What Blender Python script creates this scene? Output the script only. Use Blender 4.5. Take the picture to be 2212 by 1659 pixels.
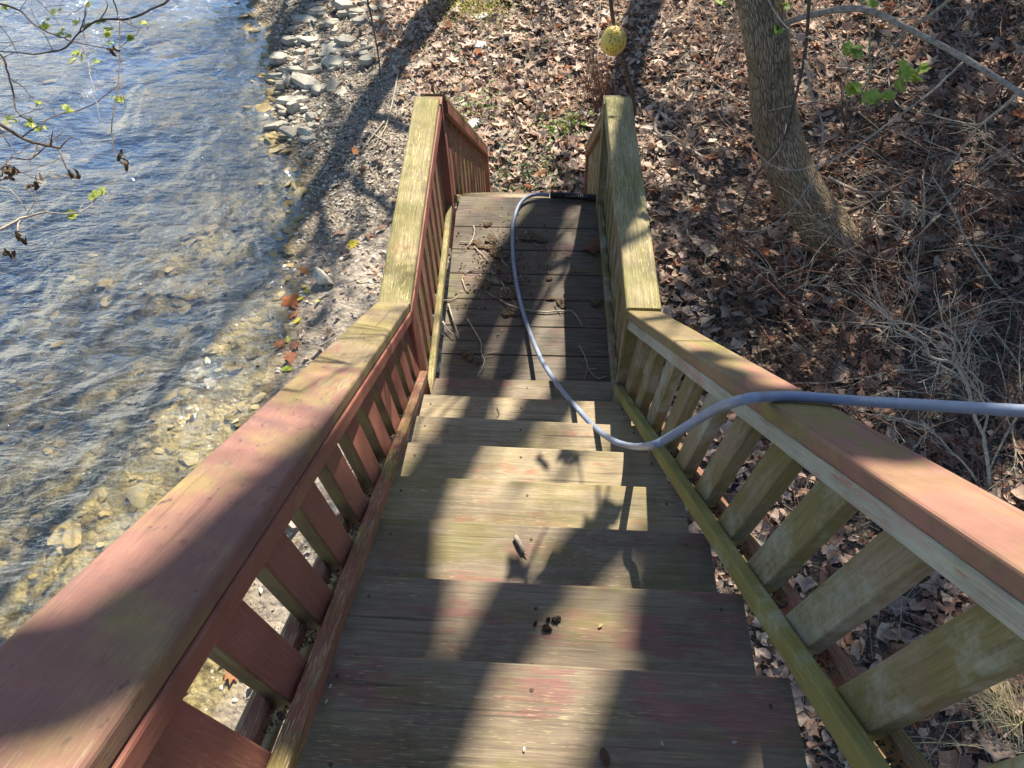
import bpy, bmesh, math, random
import numpy as np
from mathutils import Vector, noise
from math import sin, cos, pi, radians
random.seed(7); RNG = np.random.default_rng(7)
S = bpy.context.scene
for o in list(bpy.data.objects): bpy.data.objects.remove(o)

# ---------------------------------------------------------------- camera
F_PX, PITCH, ROLL, YAW = 1646.2, .9022, .0556, .0244
CAM = np.array([-.1016, -2.304, 3.0709])
FW = np.array([sin(YAW)*cos(PITCH), cos(YAW)*cos(PITCH), -sin(PITCH)])
_rt = np.array([cos(YAW), -sin(YAW), 0.]); _dn = np.cross(FW, _rt)
RT = cos(ROLL)*_rt - sin(ROLL)*_dn
DN = sin(ROLL)*_rt + cos(ROLL)*_dn
cd = bpy.data.cameras.new('camera'); cam = bpy.data.objects.new('camera', cd)
S.collection.objects.link(cam); S.camera = cam
cd.sensor_width = 36; cd.lens = F_PX/2212*36; cd.clip_start = .05; cd.clip_end = 2000
from mathutils import Matrix
M = Matrix(((RT[0], -DN[0], -FW[0], CAM[0]), (RT[1], -DN[1], -FW[1], CAM[1]), (RT[2], -DN[2], -FW[2], CAM[2]), (0, 0, 0, 1)))
cam.matrix_world = M
# ---------------------------------------------------------------- sky, sun, exposure
SUN = Vector((.21, .85, 1.0)).normalized()
elev = math.asin(SUN.z); az = math.atan2(SUN.x, SUN.y)
w = bpy.data.worlds.new('World'); S.world = w; w.use_nodes = True
nt = w.node_tree; bg = nt.nodes['Background']
sky = nt.nodes.new('ShaderNodeTexSky'); sky.sky_type = 'NISHITA'; sky.sun_disc = False
sky.sun_elevation = elev; sky.sun_rotation = az; sky.air_density = 1.0; sky.dust_density = .6; sky.ozone_density = 3.0
nt.links.new(sky.outputs[0], bg.inputs[0]); bg.inputs[1].default_value = .07
sl = bpy.data.lights.new('sun', 'SUN'); sl.energy = 5.0; sl.angle = radians(.53); sl.color = (1, .91, .77)
so = bpy.data.objects.new('sun', sl); S.collection.objects.link(so)
so.rotation_euler = SUN.to_track_quat('Z', 'Y').to_euler()
S.view_settings.view_transform = 'Standard'; S.view_settings.look = 'None'
S.view_settings.exposure = 1.36; S.view_settings.gamma = 1
S.render.engine = 'CYCLES'
S.cycles.transparent_max_bounces = 16

# ---------------------------------------------------------------- helpers
def ray(px, py):
    return FW + RT*(px-1106)/F_PX + DN*(py-829.5)/F_PX
def at_z(px, py, z):
    d = ray(px, py); return CAM + d*(z-CAM[2])/d[2]
def at_depth(px, py, dep):
    return CAM + ray(px, py)*dep
SHX = np.array([-8, -.6, 2.35, 3.3, 4.6, 6.1, 7.4, 9.0, 14, 40.]); SHV = np.array([-1.6, -1.97, -2.2, -2.25, -2.35, -3.0, -3.3, -4.0, -6.5, -20])
WZ = -2.4
def fb(x, y, s, a):
    return a*noise.fractal(Vector((x*s, y*s, 3.1)), 1.0, 2.1, 4)
def gz0(x, y):
    d = x - np.interp(y, SHX, SHV)
    if d < 0: z = WZ + max(.14*d-.02*d*d, -1.3+.02*d) if d > -4 else max(WZ-.88+.1*(d+4), -4.2)
    elif d < 1.6: z = WZ + .19*d
    else: z = WZ + .304 + .11*(d-1.6)
    if x > .9:
        z += .22*(x-.9) if x < 9 else 1.782+.1*(x-9)
    if y > 9: z += .05*(y-9)
    return z, d
def gz(x, y):
    z, d = gz0(x, y)
    k = 1.0 if d > .5 else max(.35, .35+.65*max(d, 0)*2)
    return z + k*fb(x, y, .9, .10) + k*fb(x+40, y, 3.3, .03)
def on_ground(px, py, h=0.0):
    d = ray(px, py); t = 2.0; stp = .06
    while t < 60:
        q = CAM + d*t
        if q[2] - h <= gz(q[0], q[1]): break
        t += stp
    lo, hi = t-stp, t
    for _ in range(12):
        m = (lo+hi)/2; q = CAM + d*m
        if q[2]-h <= gz(q[0], q[1]): hi = m
        else: lo = m
    return CAM + d*hi
def tag(o, label=None, cat=None, group=None, kind=None):
    if label: o['label'] = label
    if cat: o['category'] = cat
    if group: o['group'] = group
    if kind: o['kind'] = kind
    return o
def thing(name, loc, label, cat, group=None):
    o = bpy.data.objects.new(name, None); S.collection.objects.link(o); o.location = Vector(loc); o.empty_display_size = .1
    bpy.context.view_layer.update()
    return tag(o, label, cat, group)
def link(name, me, mat, parent=None):
    o = bpy.data.objects.new(name, me); S.collection.objects.link(o)
    if mat is not None: me.materials.append(mat)
    if parent is not None:
        o.parent = parent
        acc = Vector((0, 0, 0)); p = parent
        while p is not None: acc += p.location; p = p.parent
        o.location = -acc
    return o
def mesh_np(name, V, Fc, smooth=False, col=None, gl=None):
    """V (n,3), Fc (m,k) constant-size faces"""
    me = bpy.data.meshes.new(name); V = np.asarray(V, np.float32); Fc = np.asarray(Fc, np.int32)
    n, (m, k) = len(V), Fc.shape
    me.vertices.add(n); me.vertices.foreach_set('co', V.ravel())
    me.loops.add(m*k); me.loops.foreach_set('vertex_index', Fc.ravel())
    me.polygons.add(m); me.polygons.foreach_set('loop_start', np.arange(0, m*k, k, dtype=np.int32))
    me.polygons.foreach_set('use_smooth', np.full(m, smooth))
    me.update(calc_edges=True)
    if col is not None:
        a = me.color_attributes.new('col', 'FLOAT_COLOR', 'POINT')
        c = np.ones((n, 4), np.float32); c[:, :3] = col; a.data.foreach_set('color', c.ravel())
    return me
# --- plank sweep ----------------------------------------------------------------
def rrect(w, h, r=.006, seg=2):
    pts = []
    for cx, cy, a0 in ((w/2-r, h/2-r, 0), (-w/2+r, h/2-r, 90), (-w/2+r, -h/2+r, 180), (w/2-r, -h/2+r, 270)):
        for i in range(seg+1):
            a = radians(a0+90*i/seg); pts.append((cx+r*cos(a), cy+r*sin(a)))
    return pts
def lean(x, y, z):
    k = min(max((y+.16)/.06, 0), 1)
    return x - k*.065*(z-.8)
def W(p):
    x, y, z = p
    f = min(max(-y/.3, 0), 1)
    return (lean(x, y, z), y - .029*x*f, z + .026*x)
def plank(name, sec, A, B, axis, mat, parent=None, warp=True, wob=.0012, n=None, label=None):
    A = np.array(A, float); B = np.array(B, float); L = np.linalg.norm(B-A)
    n = n or max(2, int(L/.09)); ks = len(sec)
    oth = [i for i in range(3) if i != 'xyz'.index(axis)]
    V = []; G = []; off = np.array([random.random()*30 for _ in range(3)])
    for i in range(n+1):
        t = i/n; c = A + (B-A)*t
        for (u, v) in sec:
            q = c.copy(); q[oth[0]] += u; q[oth[1]] += v
            nn = noise.noise_vector(Vector(q*3.1+off))*wob
            q += np.array(nn)
            V.append(W(q) if warp else tuple(q)); G.append((t*L+off[0], u+off[1], v+off[2]))
    faces = []
    for i in range(n):
        for j in range(ks):
            a = i*ks+j; b = i*ks+(j+1) % ks; faces.append((a, b, b+ks, a+ks))
    faces.append(tuple(range(ks))[::-1]); faces.append(tuple(n*ks+j for j in range(ks)))
    me = bpy.data.meshes.new(name); me.from_pydata([tuple(v) for v in V], [], faces)
    at = me.attributes.new('gl', 'FLOAT_VECTOR', 'POINT'); at.data.foreach_set('vector', np.array(G, np.float32).ravel())
    bm = bmesh.new(); bm.from_mesh(me); bmesh.ops.recalc_face_normals(bm, faces=bm.faces); bm.to_mesh(me); bm.free()
    o = link(name, me, mat, parent)
    if label: o['label'] = label
    return o
# --- tubes ---------------------------------------------------------------------
def resample(pts, step):
    pts = [np.array(p, float) for p in pts]
    if len(pts) < 3:
        n = max(2, int(np.linalg.norm(pts[-1]-pts[0])/step)); return [pts[0]+(pts[-1]-pts[0])*i/n for i in range(n+1)]
    out = []
    P = [2*pts[0]-pts[1]]+pts+[2*pts[-1]-pts[-2]]
    for i in range(1, len(P)-2):
        n = max(1, int(np.linalg.norm(P[i+1]-P[i])/step))
        for k in range(n):
            t = k/n
            out.append(.5*((2*P[i])+(-P[i-1]+P[i+1])*t+(2*P[i-1]-5*P[i]+4*P[i+1]-P[i+2])*t*t+(-P[i-1]+3*P[i]-3*P[i+1]+P[i+2])*t**3))
    out.append(pts[-1]); return out
class Tubes:
    rmin = 0.0
    def __init__(s): s.V = []; s.F = []; s.n = 0
    def add(s, pts, r0, r1, k=6, jit=0.0, rough=0.0, radii=None):
        P = np.array(pts, float); m = len(P)
        if m < 2: return
        r0 = max(r0, s.rmin); r1 = max(r1, s.rmin)
        if jit: P[1:] += RNG.normal(0, jit, P[1:].shape)
        T = np.gradient(P, axis=0); T /= (np.linalg.norm(T, axis=1)[:, None]+1e-9)
        up = np.array([0.31, .2, .93]); 
        if abs(T[0]@up) > .9: up = np.array([1., .1, 0])
        a = np.cross(T, up); a /= (np.linalg.norm(a, axis=1)[:, None]+1e-9); b = np.cross(T, a)
        R = np.linspace(r0, r1, m) if radii is None else np.array(radii)
        if rough: R = R*(1+RNG.normal(0, rough, m))
        an = np.arange(k)*2*pi/k
        rr = R[:, None]*np.ones(k)[None]
        if rough: rr = rr*(1+RNG.normal(0, rough*.6, rr.shape))
        V = P[:, None, :] + rr[:, :, None]*(a[:, None, :]*np.cos(an)[None, :, None] + b[:, None, :]*np.sin(an)[None, :, None])
        s.V.append(V.reshape(-1, 3))
        i = np.arange(m-1)[:, None]*k; j = np.arange(k)[None]; j2 = (j+1) % k
        F = np.stack([i+j, i+j2, i+j2+k, i+j+k], -1).reshape(-1, 4)+s.n
        s.F.append(F); s.n += m*k
        # end caps as degenerate quads
        s.V.append(np.array([P[0]-T[0]*R[0]*.3, P[-1]+T[-1]*R[-1]*.6])); c0, c1 = s.n, s.n+1; base = s.n-m*k
        jj = np.arange(k)
        s.F.append(np.stack([np.full(k, c0), base+(jj+1) % k, base+jj, np.full(k, c0)], -1)[:, [0, 1, 2, 2]])
        e = base+(m-1)*k
        s.F.append(np.stack([np.full(k, c1), e+jj, e+(jj+1) % k, e+(jj+1) % k], -1))
        s.n += 2
    def build(s, name, mat, parent=None):
        V = np.concatenate(s.V); F = np.concatenate(s.F)
        me = bpy.data.meshes.new(name)
        tri = F[:, 2] == F[:, 3]
        faces = [tuple(f[:3]) if t else tuple(f) for f, t in zip(F.tolist(), tri)]
        me.from_pydata(V.tolist(), [], faces)
        me.polygons.foreach_set('use_smooth', np.ones(len(faces), bool)); me.update()
        return link(name, me, mat, parent)
def twig_tree(tb, p, d, L, r, depth, k=5, gravity=0.0, spread=.7, tips=None, step=.12, kids=(2, 4), wig=.18, shrink=.62):
    """irregular forking branch"""
    n = max(3, int(L/step)); pts = [np.array(p, float)]; d = np.array(d, float); d /= np.linalg.norm(d)
    for i in range(n):
        d = d + RNG.normal(0, wig, 3)*.5 + np.array([0, 0, -gravity]); d /= np.linalg.norm(d)
        pts.append(pts[-1]+d*L/n)
    tb.add(pts, r, r*.45, k=k)
    if tips is not None and depth <= 1: tips.append((pts[-1], d)); tips.append((pts[len(pts)//2], d))
    if depth <= 0: return
    for _ in range(RNG.integers(*kids)):
        i = RNG.integers(max(1, n//3), n+1); f = 1-i/n*.55
        v = RNG.normal(0, 1, 3); v -= v@d*d; v /= np.linalg.norm(v)+1e-6
        twig_tree(tb, pts[i], d+v*spread, L*shrink*RNG.uniform(.7, 1.2), r*f*.6, depth-1, max(3, k-1), gravity, spread, tips, step*.8, kids, wig, shrink)

# ---------------------------------------------------------------- materials
class MB:
    def __init__(s, name):
        s.m = bpy.data.materials.new(name); s.m.use_nodes = True; s.t = s.m.node_tree
        s.b = s.t.nodes['Principled BSDF']; s.out = s.t.nodes['Material Output']
    def n(s, typ, **kw):
        o = s.t.nodes.new('ShaderNode'+typ)
        for k, v in kw.items():
            if k.startswith('i_'):
                o.inputs[k[2:].replace('_', ' ')].default_value = v
            else: setattr(o, k, v)
        return o
    def l(s, a, b): s.t.links.new(a, b)
    def noise(s, vec, scale, detail=4, rough=.55, dist=0.0):
        o = s.n('TexNoise'); o.inputs['Scale'].default_value = scale; o.inputs['Detail'].default_value = detail
        o.inputs['Roughness'].default_value = rough; o.inputs['Distortion'].default_value = dist
        s.l(vec, o.inputs['Vector']); return o.outputs['Fac']
    def maps(s, vec, sc, loc=(0, 0, 0)):
        o = s.n('Mapping'); o.inputs['Scale'].default_value = sc; o.inputs['Location'].default_value = loc
        s.l(vec, o.inputs['Vector']); return o.outputs[0]
    def ramp(s, fac, a, b, ca=(0, 0, 0), cb=(1, 1, 1)):
        o = s.n('ValToRGB'); e = o.color_ramp.elements; e[0].position = a; e[1].position = b
        e[0].color = (*ca, 1); e[1].color = (*cb, 1); s.l(fac, o.inputs[0]); return o.outputs[0]
    def mr(s, v, a, b, inv=False):
        o = s.n('MapRange', interpolation_type='SMOOTHSTEP'); s.l(v, o.inputs[0]); o.inputs[1].default_value = a; o.inputs[2].default_value = b
        o.inputs[3].default_value = 1 if inv else 0; o.inputs[4].default_value = 0 if inv else 1; return o.outputs[0]
    def mix(s, fac, a, b):
        o = s.n('Mix', data_type='RGBA')
        for v, i in ((fac, 0), (a, 6), (b, 7)):
            if isinstance(v, (int, float)): o.inputs[i].default_value = v
            elif isinstance(v, tuple): o.inputs[i].default_value = (*v, 1)
            else: s.l(v, o.inputs[i])
        return o.outputs[2]
    def math(s, op, a, b=0.0):
        o = s.n('Math', operation=op)
        for v, i in ((a, 0), (b, 1)):
            if isinstance(v, (int, float)): o.inputs[i].default_value = v
            else: s.l(v, o.inputs[i])
        return o.outputs[0]
    def bump(s, h, strength=.4, dist=.01, prev=None):
        o = s.n('Bump'); o.inputs['Strength'].default_value = strength; o.inputs['Distance'].default_value = dist
        s.l(h, o.inputs['Height'])
        if prev is not None: s.l(prev, o.inputs['Normal'])
        return o.outputs[0]
    def fin(s, col=None, rough=.8, nrm=None, spec=.3):
        if col is not None:
            if isinstance(col, tuple): s.b.inputs['Base Color'].default_value = (*col, 1)
            else: s.l(col, s.b.inputs['Base Color'])
        if isinstance(rough, (int, float)): s.b.inputs['Roughness'].default_value = rough
        else: s.l(rough, s.b.inputs['Roughness'])
        s.b.inputs['Specular IOR Level'].default_value = spec
        if nrm is not None: s.l(nrm, s.b.inputs['Normal'])
        return s.m
def wood(name, paint=(.27, .075, .05), bare=(.26, .2, .12), paint_amt=.5, algae=.4, fleck=.4, film=0.0, grain=.5, algc=(.17, .17, .045), fleckc=(.6, .54, .3), dirt=.4, rough=.75, spots=0.0, dk=(.06, .045, .035), yel=0.0, yfade=0.0, gc=1.0, side=0.0):
    m = MB(name)
    a = m.n('Attribute', attribute_name='gl'); v = a.outputs['Vector']
    g = m.n('NewGeometry').outputs['Position']
    fine = m.noise(m.maps(v, (5, 110, 110)), 1, 4, .6, .3)          # long grain
    mid = m.noise(m.maps(v, (1.3, 16, 16)), 1, 3, .55, .6)
    blot = m.noise(g, 3.2, 8, .68)
    blot2 = m.noise(g, 7.5, 4, .6)
    # bare wood, with grain
    barec = m.mix(m.ramp(fine, .32, .66), tuple(c*(1-.45*gc) for c in bare), tuple(min(1, c*(1+.25*gc)) for c in bare))
    # paint, breaking up along the grain
    pm = m.math('ADD', m.math('MULTIPLY', mid, .40), m.math('ADD', m.math('MULTIPLY', blot2, .32), m.math('MULTIPLY', fine, .28)))
    if yfade:
        sp_ = m.n('SeparateXYZ'); m.l(g, sp_.inputs[0])
        yy_ = m.math('MULTIPLY', m.math('ADD', sp_.outputs['Y'], 1.1), -yfade); pm = m.math('ADD', pm, m.math('MAXIMUM', m.math('MINIMUM', yy_, .2), -.22))
    pt = 1-paint_amt
    th = .36+.28*pt
    painted = m.mix(m.ramp(blot2, .35, .7), tuple(c*.85 for c in paint), tuple(min(1, c*1.2) for c in paint))
    col = m.mix(m.ramp(pm, th-.014, th+.014), barec, painted)
    # green algae
    at = .72-.42*algae
    am = m.ramp(m.math('ADD', m.math('MULTIPLY', blot, .7), m.math('MULTIPLY', mid, .3)), at-.035, at+.055)
    col = m.mix(m.math('MULTIPLY', am, .85), col, m.mix(m.ramp(fine, .3, .7), tuple(c*(1-.3*gc) for c in algc), tuple(min(1, c*(1+.3*gc)) for c in algc)))
    if yel:
        ym = m.ramp(m.noise(g, 5.1, 3, .5), .5, .66); col = m.mix(m.math('MULTIPLY', ym, yel), col, (.30, .25, .07))
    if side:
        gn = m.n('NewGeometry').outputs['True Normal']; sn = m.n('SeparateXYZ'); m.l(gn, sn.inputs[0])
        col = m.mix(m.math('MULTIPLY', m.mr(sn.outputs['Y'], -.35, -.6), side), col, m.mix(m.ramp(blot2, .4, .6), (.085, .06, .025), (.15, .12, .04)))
    if film:
        fm = m.ramp(m.noise(g, 4.3, 6, .72), .62-.3*film, .75-.2*film); col = m.mix(m.math('MULTIPLY', fm, .7), col, (.36, .38, .32))
    if dirt:
        dm = m.ramp(m.noise(g, 5.7, 6, .7), .5, .72); col = m.mix(m.math('MULTIPLY', dm, dirt), col, dk)
    if spots:
        sp = m.ramp(m.noise(m.maps(v, (26, 60, 60)), 1, 3, .6), .6, .68); sp2 = m.ramp(m.noise(g, 6, 2), .42, .6)
        col = m.mix(m.math('MULTIPLY', m.math('MULTIPLY', sp, sp2), spots), col, (.04, .03, .035))
    # torn-off flecks: short pale streaks
    fl = m.noise(m.maps(v, (30, 330, 330)), 1, 2, .5)
    fk = m.math('MULTIPLY', m.ramp(fl, .615, .65), m.ramp(m.noise(m.maps(v, (3, 9, 9)), 1, 3, .6), .52-.2*fleck, .66-.2*fleck))
    col = m.mix(m.math('MULTIPLY', fk, min(1, fleck*1.5)), col, fleckc)
    ff = m.noise(m.maps(v, (14, 420, 420), (5, 5, 5)), 1, 3, .6); col = m.mix(m.math('MULTIPLY', m.ramp(ff, .52, .72), .35*gc), col, fleckc); col = m.mix(m.math('MULTIPLY', m.ramp(ff, .28, .46, (1, 1, 1), (0, 0, 0)), .45*gc), col, dk)
    # checks (cracks)
    ck = m.ramp(m.noise(m.maps(v, (1.6, 42, 42), (3, 1, 9)), 1, 2, .4), .30, .345, (1, 1, 1), (0, 0, 0))
    ck = m.math('MULTIPLY', ck, m.ramp(m.noise(m.maps(v, (2, 5, 5), (1, 7, 2)), 1), .42, .56))
    col = m.mix(m.math('MULTIPLY', ck, .85*grain), col, (.02, .015, .012))
    nn = m.bump(m.math('SUBTRACT', fine, m.math('MULTIPLY', ck, 1.2)), .5*grain, .004)
    nn = m.bump(pm, .25, .003, nn)
    return m.fin(col, m.ramp(blot2, .3, .7, (rough-.12,)*3, (rough+.1,)*3), nn, .3)
M_CAP_OLIVE = wood('weathered_olive_wood', paint=(.2, .11, .07), bare=(.27, .215, .11), paint_amt=.2, algae=.5, fleck=.5, dirt=.4, algc=(.16, .145, .045), fleckc=(.62, .56, .27), yel=.2, dk=(.09, .07, .045))
M_CAP_L = wood('worn_red_cap_wood', paint=(.20, .10, .08), bare=(.22, .165, .095), paint_amt=.66, algae=.42, fleck=.12, dirt=.6, grain=.3, algc=(.19, .155, .06), dk=(.095, .06, .066), spots=.85, yel=.4, yfade=.36, gc=.4, fleckc=(.42, .38, .25))
M_CAP_R = wood('faded_red_cap_wood', paint=(.235, .115, .085), bare=(.2, .15, .08), paint_amt=.7, algae=.45, fleck=.1, grain=.3, dirt=.5, yfade=.3, gc=.4, algc=(.17, .15, .045), dk=(.1, .065, .05), yel=.25, fleckc=(.42, .38, .25))
M_RED = wood('red_painted_wood', paint=(.23, .085, .062), bare=(.22, .14, .09), gc=.4, paint_amt=.95, algae=.12, fleck=.12, dirt=.15, grain=.25, rough=.6, dk=(.13, .04, .03))
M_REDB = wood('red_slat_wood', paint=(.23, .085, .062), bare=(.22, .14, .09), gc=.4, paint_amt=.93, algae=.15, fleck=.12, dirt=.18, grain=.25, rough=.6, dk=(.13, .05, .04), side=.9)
M_REDG = wood('red_wood_with_algae', paint=(.20, .08, .055), bare=(.22, .15, .08), paint_amt=.75, algae=.42, fleck=.3, dirt=.2, grain=.35, algc=(.15, .13, .035))
M_GREEN = wood('algae_green_wood', paint=(.2, .12, .08), bare=(.22, .175, .11), paint_amt=.3, algae=.6, fleck=.12, film=.4, gc=.5, dirt=.25, grain=.4, algc=(.145, .13, .042), dk=(.1, .09, .05))
M_MOSSY = wood('moss_green_rail_wood', paint=(.22, .11, .07), bare=(.24, .2, .11), paint_amt=.3, algae=.9, fleck=.15, film=.15, dirt=.3, grain=.4, gc=.5, algc=(.19, .18, .045), dk=(.09, .08, .04), yel=.25)
M_FILM = wood('pale_filmed_rail_wood', paint=(.32, .09, .06), bare=(.28, .27, .2), paint_amt=.4, algae=.35, fleck=.05, film=1.0, dirt=.12, grain=.2, dk=(.2, .1, .07))
M_TREAD = wood('worn_tread_wood', paint=(.19, .10, .08), bare=(.20, .155, .105), paint_amt=.4, algae=.42, fleck=.3, dirt=.5, grain=.6, gc=.65, algc=(.15, .13, .05), fleckc=(.46, .41, .23), dk=(.07, .05, .045))
M_TREAD2 = wood('worn_olive_tread_wood', paint=(.26, .14, .09), bare=(.30, .235, .15), paint_amt=.26, algae=.45, fleck=.28, dirt=.4, grain=.6, gc=.65, algc=(.22, .18, .08), fleckc=(.55, .5, .33), dk=(.09, .07, .05), yel=.15)
M_DECK = wood('grey_deck_wood', paint=(.14, .085, .075), bare=(.115, .095, .07), paint_amt=.3, algae=.38, fleck=.25, dirt=.45, grain=.9, algc=(.12, .115, .04), fleckc=(.3, .27, .2), dk=(.05, .038, .035))
def simple(name, c1, c2, scale=20, rough=.85, bump=.3, dist=.005, spec=.25):
    m = MB(name); p = m.n('NewGeometry').outputs['Position']; n1 = m.noise(p, scale, 5, .6)
    return m.fin(m.mix(m.ramp(n1, .3, .7), c1, c2), rough, m.bump(n1, bump, dist), spec)
def vcol(name, rough=.8, trans=0.0, scale=60, spec=.2):
    m = MB(name); a = m.n('Attribute', attribute_name='col'); p = m.n('NewGeometry').outputs['Position']
    n1 = m.noise(p, scale, 4, .6)
    mm = m.n('Mix', data_type='RGBA', blend_type='MULTIPLY'); mm.inputs[0].default_value = 1
    m.l(a.outputs['Color'], mm.inputs[6]); m.l(m.ramp(n1, .25, .75, (.72,)*3, (1.15,)*3), mm.inputs[7])
    m.fin(mm.outputs[2], rough, m.bump(n1, .3, .003), spec)
    if trans:
        tr = m.n('BsdfTranslucent'); m.l(mm.outputs[2], tr.inputs[0]); mx = m.n('MixShader'); mx.inputs[0].default_value = trans
        m.l(m.b.outputs[0], mx.inputs[1]); m.l(tr.outputs[0], mx.inputs[2]); m.l(mx.outputs[0], m.out.inputs[0])
    return m.m
M_LEAF = vcol('dry_leaf', .75, .22)
M_GLEAF = vcol('green_leaf', .5, .4, 40, .35)
M_TWIG = simple('grey_twig_bark', (.16, .125, .1), (.42, .37, .3), 35)
M_TWIGP = simple('pale_twig_bark', (.24, .2, .145), (.54, .48, .38), 40)
M_TWIGD = simple('dark_twig_bark', (.05, .035, .025), (.16, .11, .08), 30)
M_TWIGR = simple('reddish_twig_bark', (.12, .05, .035), (.26, .14, .1), 30)
M_ROCK = None
def bark():
    m = MB('furrowed_bark'); tc = m.n('TexCoord').outputs['Object']
    p = m.n('NewGeometry').outputs['Position']
    a = m.n('Attribute', attribute_name='gl'); v = a.outputs['Vector']
    vo = m.n('TexVoronoi', feature='DISTANCE_TO_EDGE'); vo.inputs['Scale'].default_value = 1
    m.l(m.maps(v, (11, 75, 1)), vo.inputs['Vector'])
    nd = m.noise(m.maps(v, (20, 110, 1)), 1, 4, .65, 1.2)
    h = m.math('ADD', m.ramp(vo.outputs['Distance'], 0, .22), m.math('MULTIPLY', nd, .8))
    col = m.mix(m.ramp(h, .35, 1.2), (.07, .052, .035), m.mix(m.ramp(m.noise(p, 5, 4), .35, .65), (.34, .235, .135), (.46, .355, .23)))
    return m.fin(col, .9, m.bump(h, .9, .014), .15)
M_BARK = bark()
def rockm():
    m = MB('slate_rock'); p = m.n('NewGeometry').outputs['Position']
    inf = m.n('ObjectInfo').outputs['Random']
    n1 = m.noise(p, 9, 6, .65); n2 = m.noise(p, 45, 4, .6)
    c = m.mix(m.ramp(inf, .2, .9), (.36, .34, .28), (.58, .55, .46)); c = m.mix(m.ramp(n1, .4, .7), c, (.22, .21, .17))
    c = m.mix(m.math('MULTIPLY', m.ramp(n2, .55, .75), .5), c, (.5, .47, .4))
    sx = m.n('SeparateXYZ'); m.l(p, sx.inputs[0]); c = m.mix(m.math('MULTIPLY', m.mr(m.math('ADD', sx.outputs['Z'], m.math('MULTIPLY', n1, .12)), -2.34, -2.27, True), .75), c, (.09, .075, .055))
    c = m.mix(m.math('MULTIPLY', m.ramp(m.noise(p, 4, 5, .7), .52, .66), .6), c, (.26, .21, .15))
    return m.fin(c, .8, m.bump(m.math('ADD', n1, m.math('MULTIPLY', n2, .4)), .5, .02), .3)
M_ROCK = rockm()
def groundm():
    m = MB('bank_ground'); p = m.n('NewGeometry').outputs['Position']
    xyz = m.n('SeparateXYZ'); m.l(p, xyz.inputs[0]); z = xyz.outputs['Z']
    n1 = m.noise(p, 2.3, 5, .6); n2 = m.noise(p, 14, 6, .7); n3 = m.noise(p, 60, 4, .7)
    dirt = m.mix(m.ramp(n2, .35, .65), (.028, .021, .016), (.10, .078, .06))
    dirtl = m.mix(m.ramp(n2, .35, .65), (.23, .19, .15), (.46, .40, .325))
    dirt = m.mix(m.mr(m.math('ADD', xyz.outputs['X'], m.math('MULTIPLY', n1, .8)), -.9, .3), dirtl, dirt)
    dirt = m.mix(m.ramp(n3, .5, .7), dirt, (.30, .26, .215))
    vo = m.n('TexVoronoi'); vo.inputs['Scale'].default_value = 26; m.l(p, vo.inputs['Vector'])
    vc = m.n('SeparateColor'); m.l(vo.outputs['Color'], vc.inputs[0])
    peb = m.mix(vc.outputs[0], (.2, .17, .13), (.52, .47, .39))
    peb = m.mix(m.ramp(vo.outputs['Distance'], .35, .6), peb, (.07, .055, .04))
    # pebbly strip near the water
    zz = m.math('ADD', z, m.math('MULTIPLY', n1, .25))
    strip = m.math('MULTIPLY', m.mr(zz, -2.02, -1.85, True), m.mr(xyz.outputs['Y'], 3.0, 4.4))
    land = m.mix(m.math('MULTIPLY', strip, m.ramp(n2, .4, .55)), dirt, peb)
    # bed: silt and cobbles
    warp = m.n('VectorMath', operation='ADD'); m.l(p, warp.inputs[0])
    nv = m.n('TexNoise'); nv.inputs['Scale'].default_value = 5; m.l(p, nv.inputs['Vector'])
    sc = m.n('VectorMath', operation='SCALE'); sc.inputs['Scale'].default_value = .16; m.l(nv.outputs['Color'], sc.inputs[0]); m.l(sc.outputs[0], warp.inputs[1])
    v2 = m.n('TexVoronoi'); v2.inputs['Scale'].default_value = 7; m.l(m.maps(warp.outputs[0], (1.0, 1.5, 1)), v2.inputs['Vector'])
    v2c = m.n('SeparateColor'); m.l(v2.outputs['Color'], v2c.inputs[0])
    cob = m.mix(v2c.outputs[1], (.16, .13, .07), (.46, .38, .22))
    cob = m.mix(m.ramp(v2.outputs['Distance'], .3, .62), cob, (.07, .055, .025))
    silt = m.mix(m.ramp(n2, .3, .7), (.34, .27, .13), (.50, .41, .23))
    bed = m.mix(m.ramp(n1, .40, .54), cob, silt)
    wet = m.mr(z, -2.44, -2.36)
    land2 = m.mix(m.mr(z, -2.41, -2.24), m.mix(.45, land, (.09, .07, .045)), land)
    bed = m.mix(m.mr(z, -3.05, -2.5), (.13, .115, .075), bed)  # deeper bed coloured darker, standing in for light absorbed by the water
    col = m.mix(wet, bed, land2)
    h = m.math('ADD', m.math('MULTIPLY', n2, 1.0), m.math('ADD', m.math('MULTIPLY', n3, .5), m.math('MULTIPLY', vo.outputs['Distance'], -.7)))
    nn = m.bump(h, .7, .03); nn = m.bump(v2.outputs['Distance'], .5, -.04, nn)
    return m.fin(col, .9, nn, .2)
M_GROUND = groundm()
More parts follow.
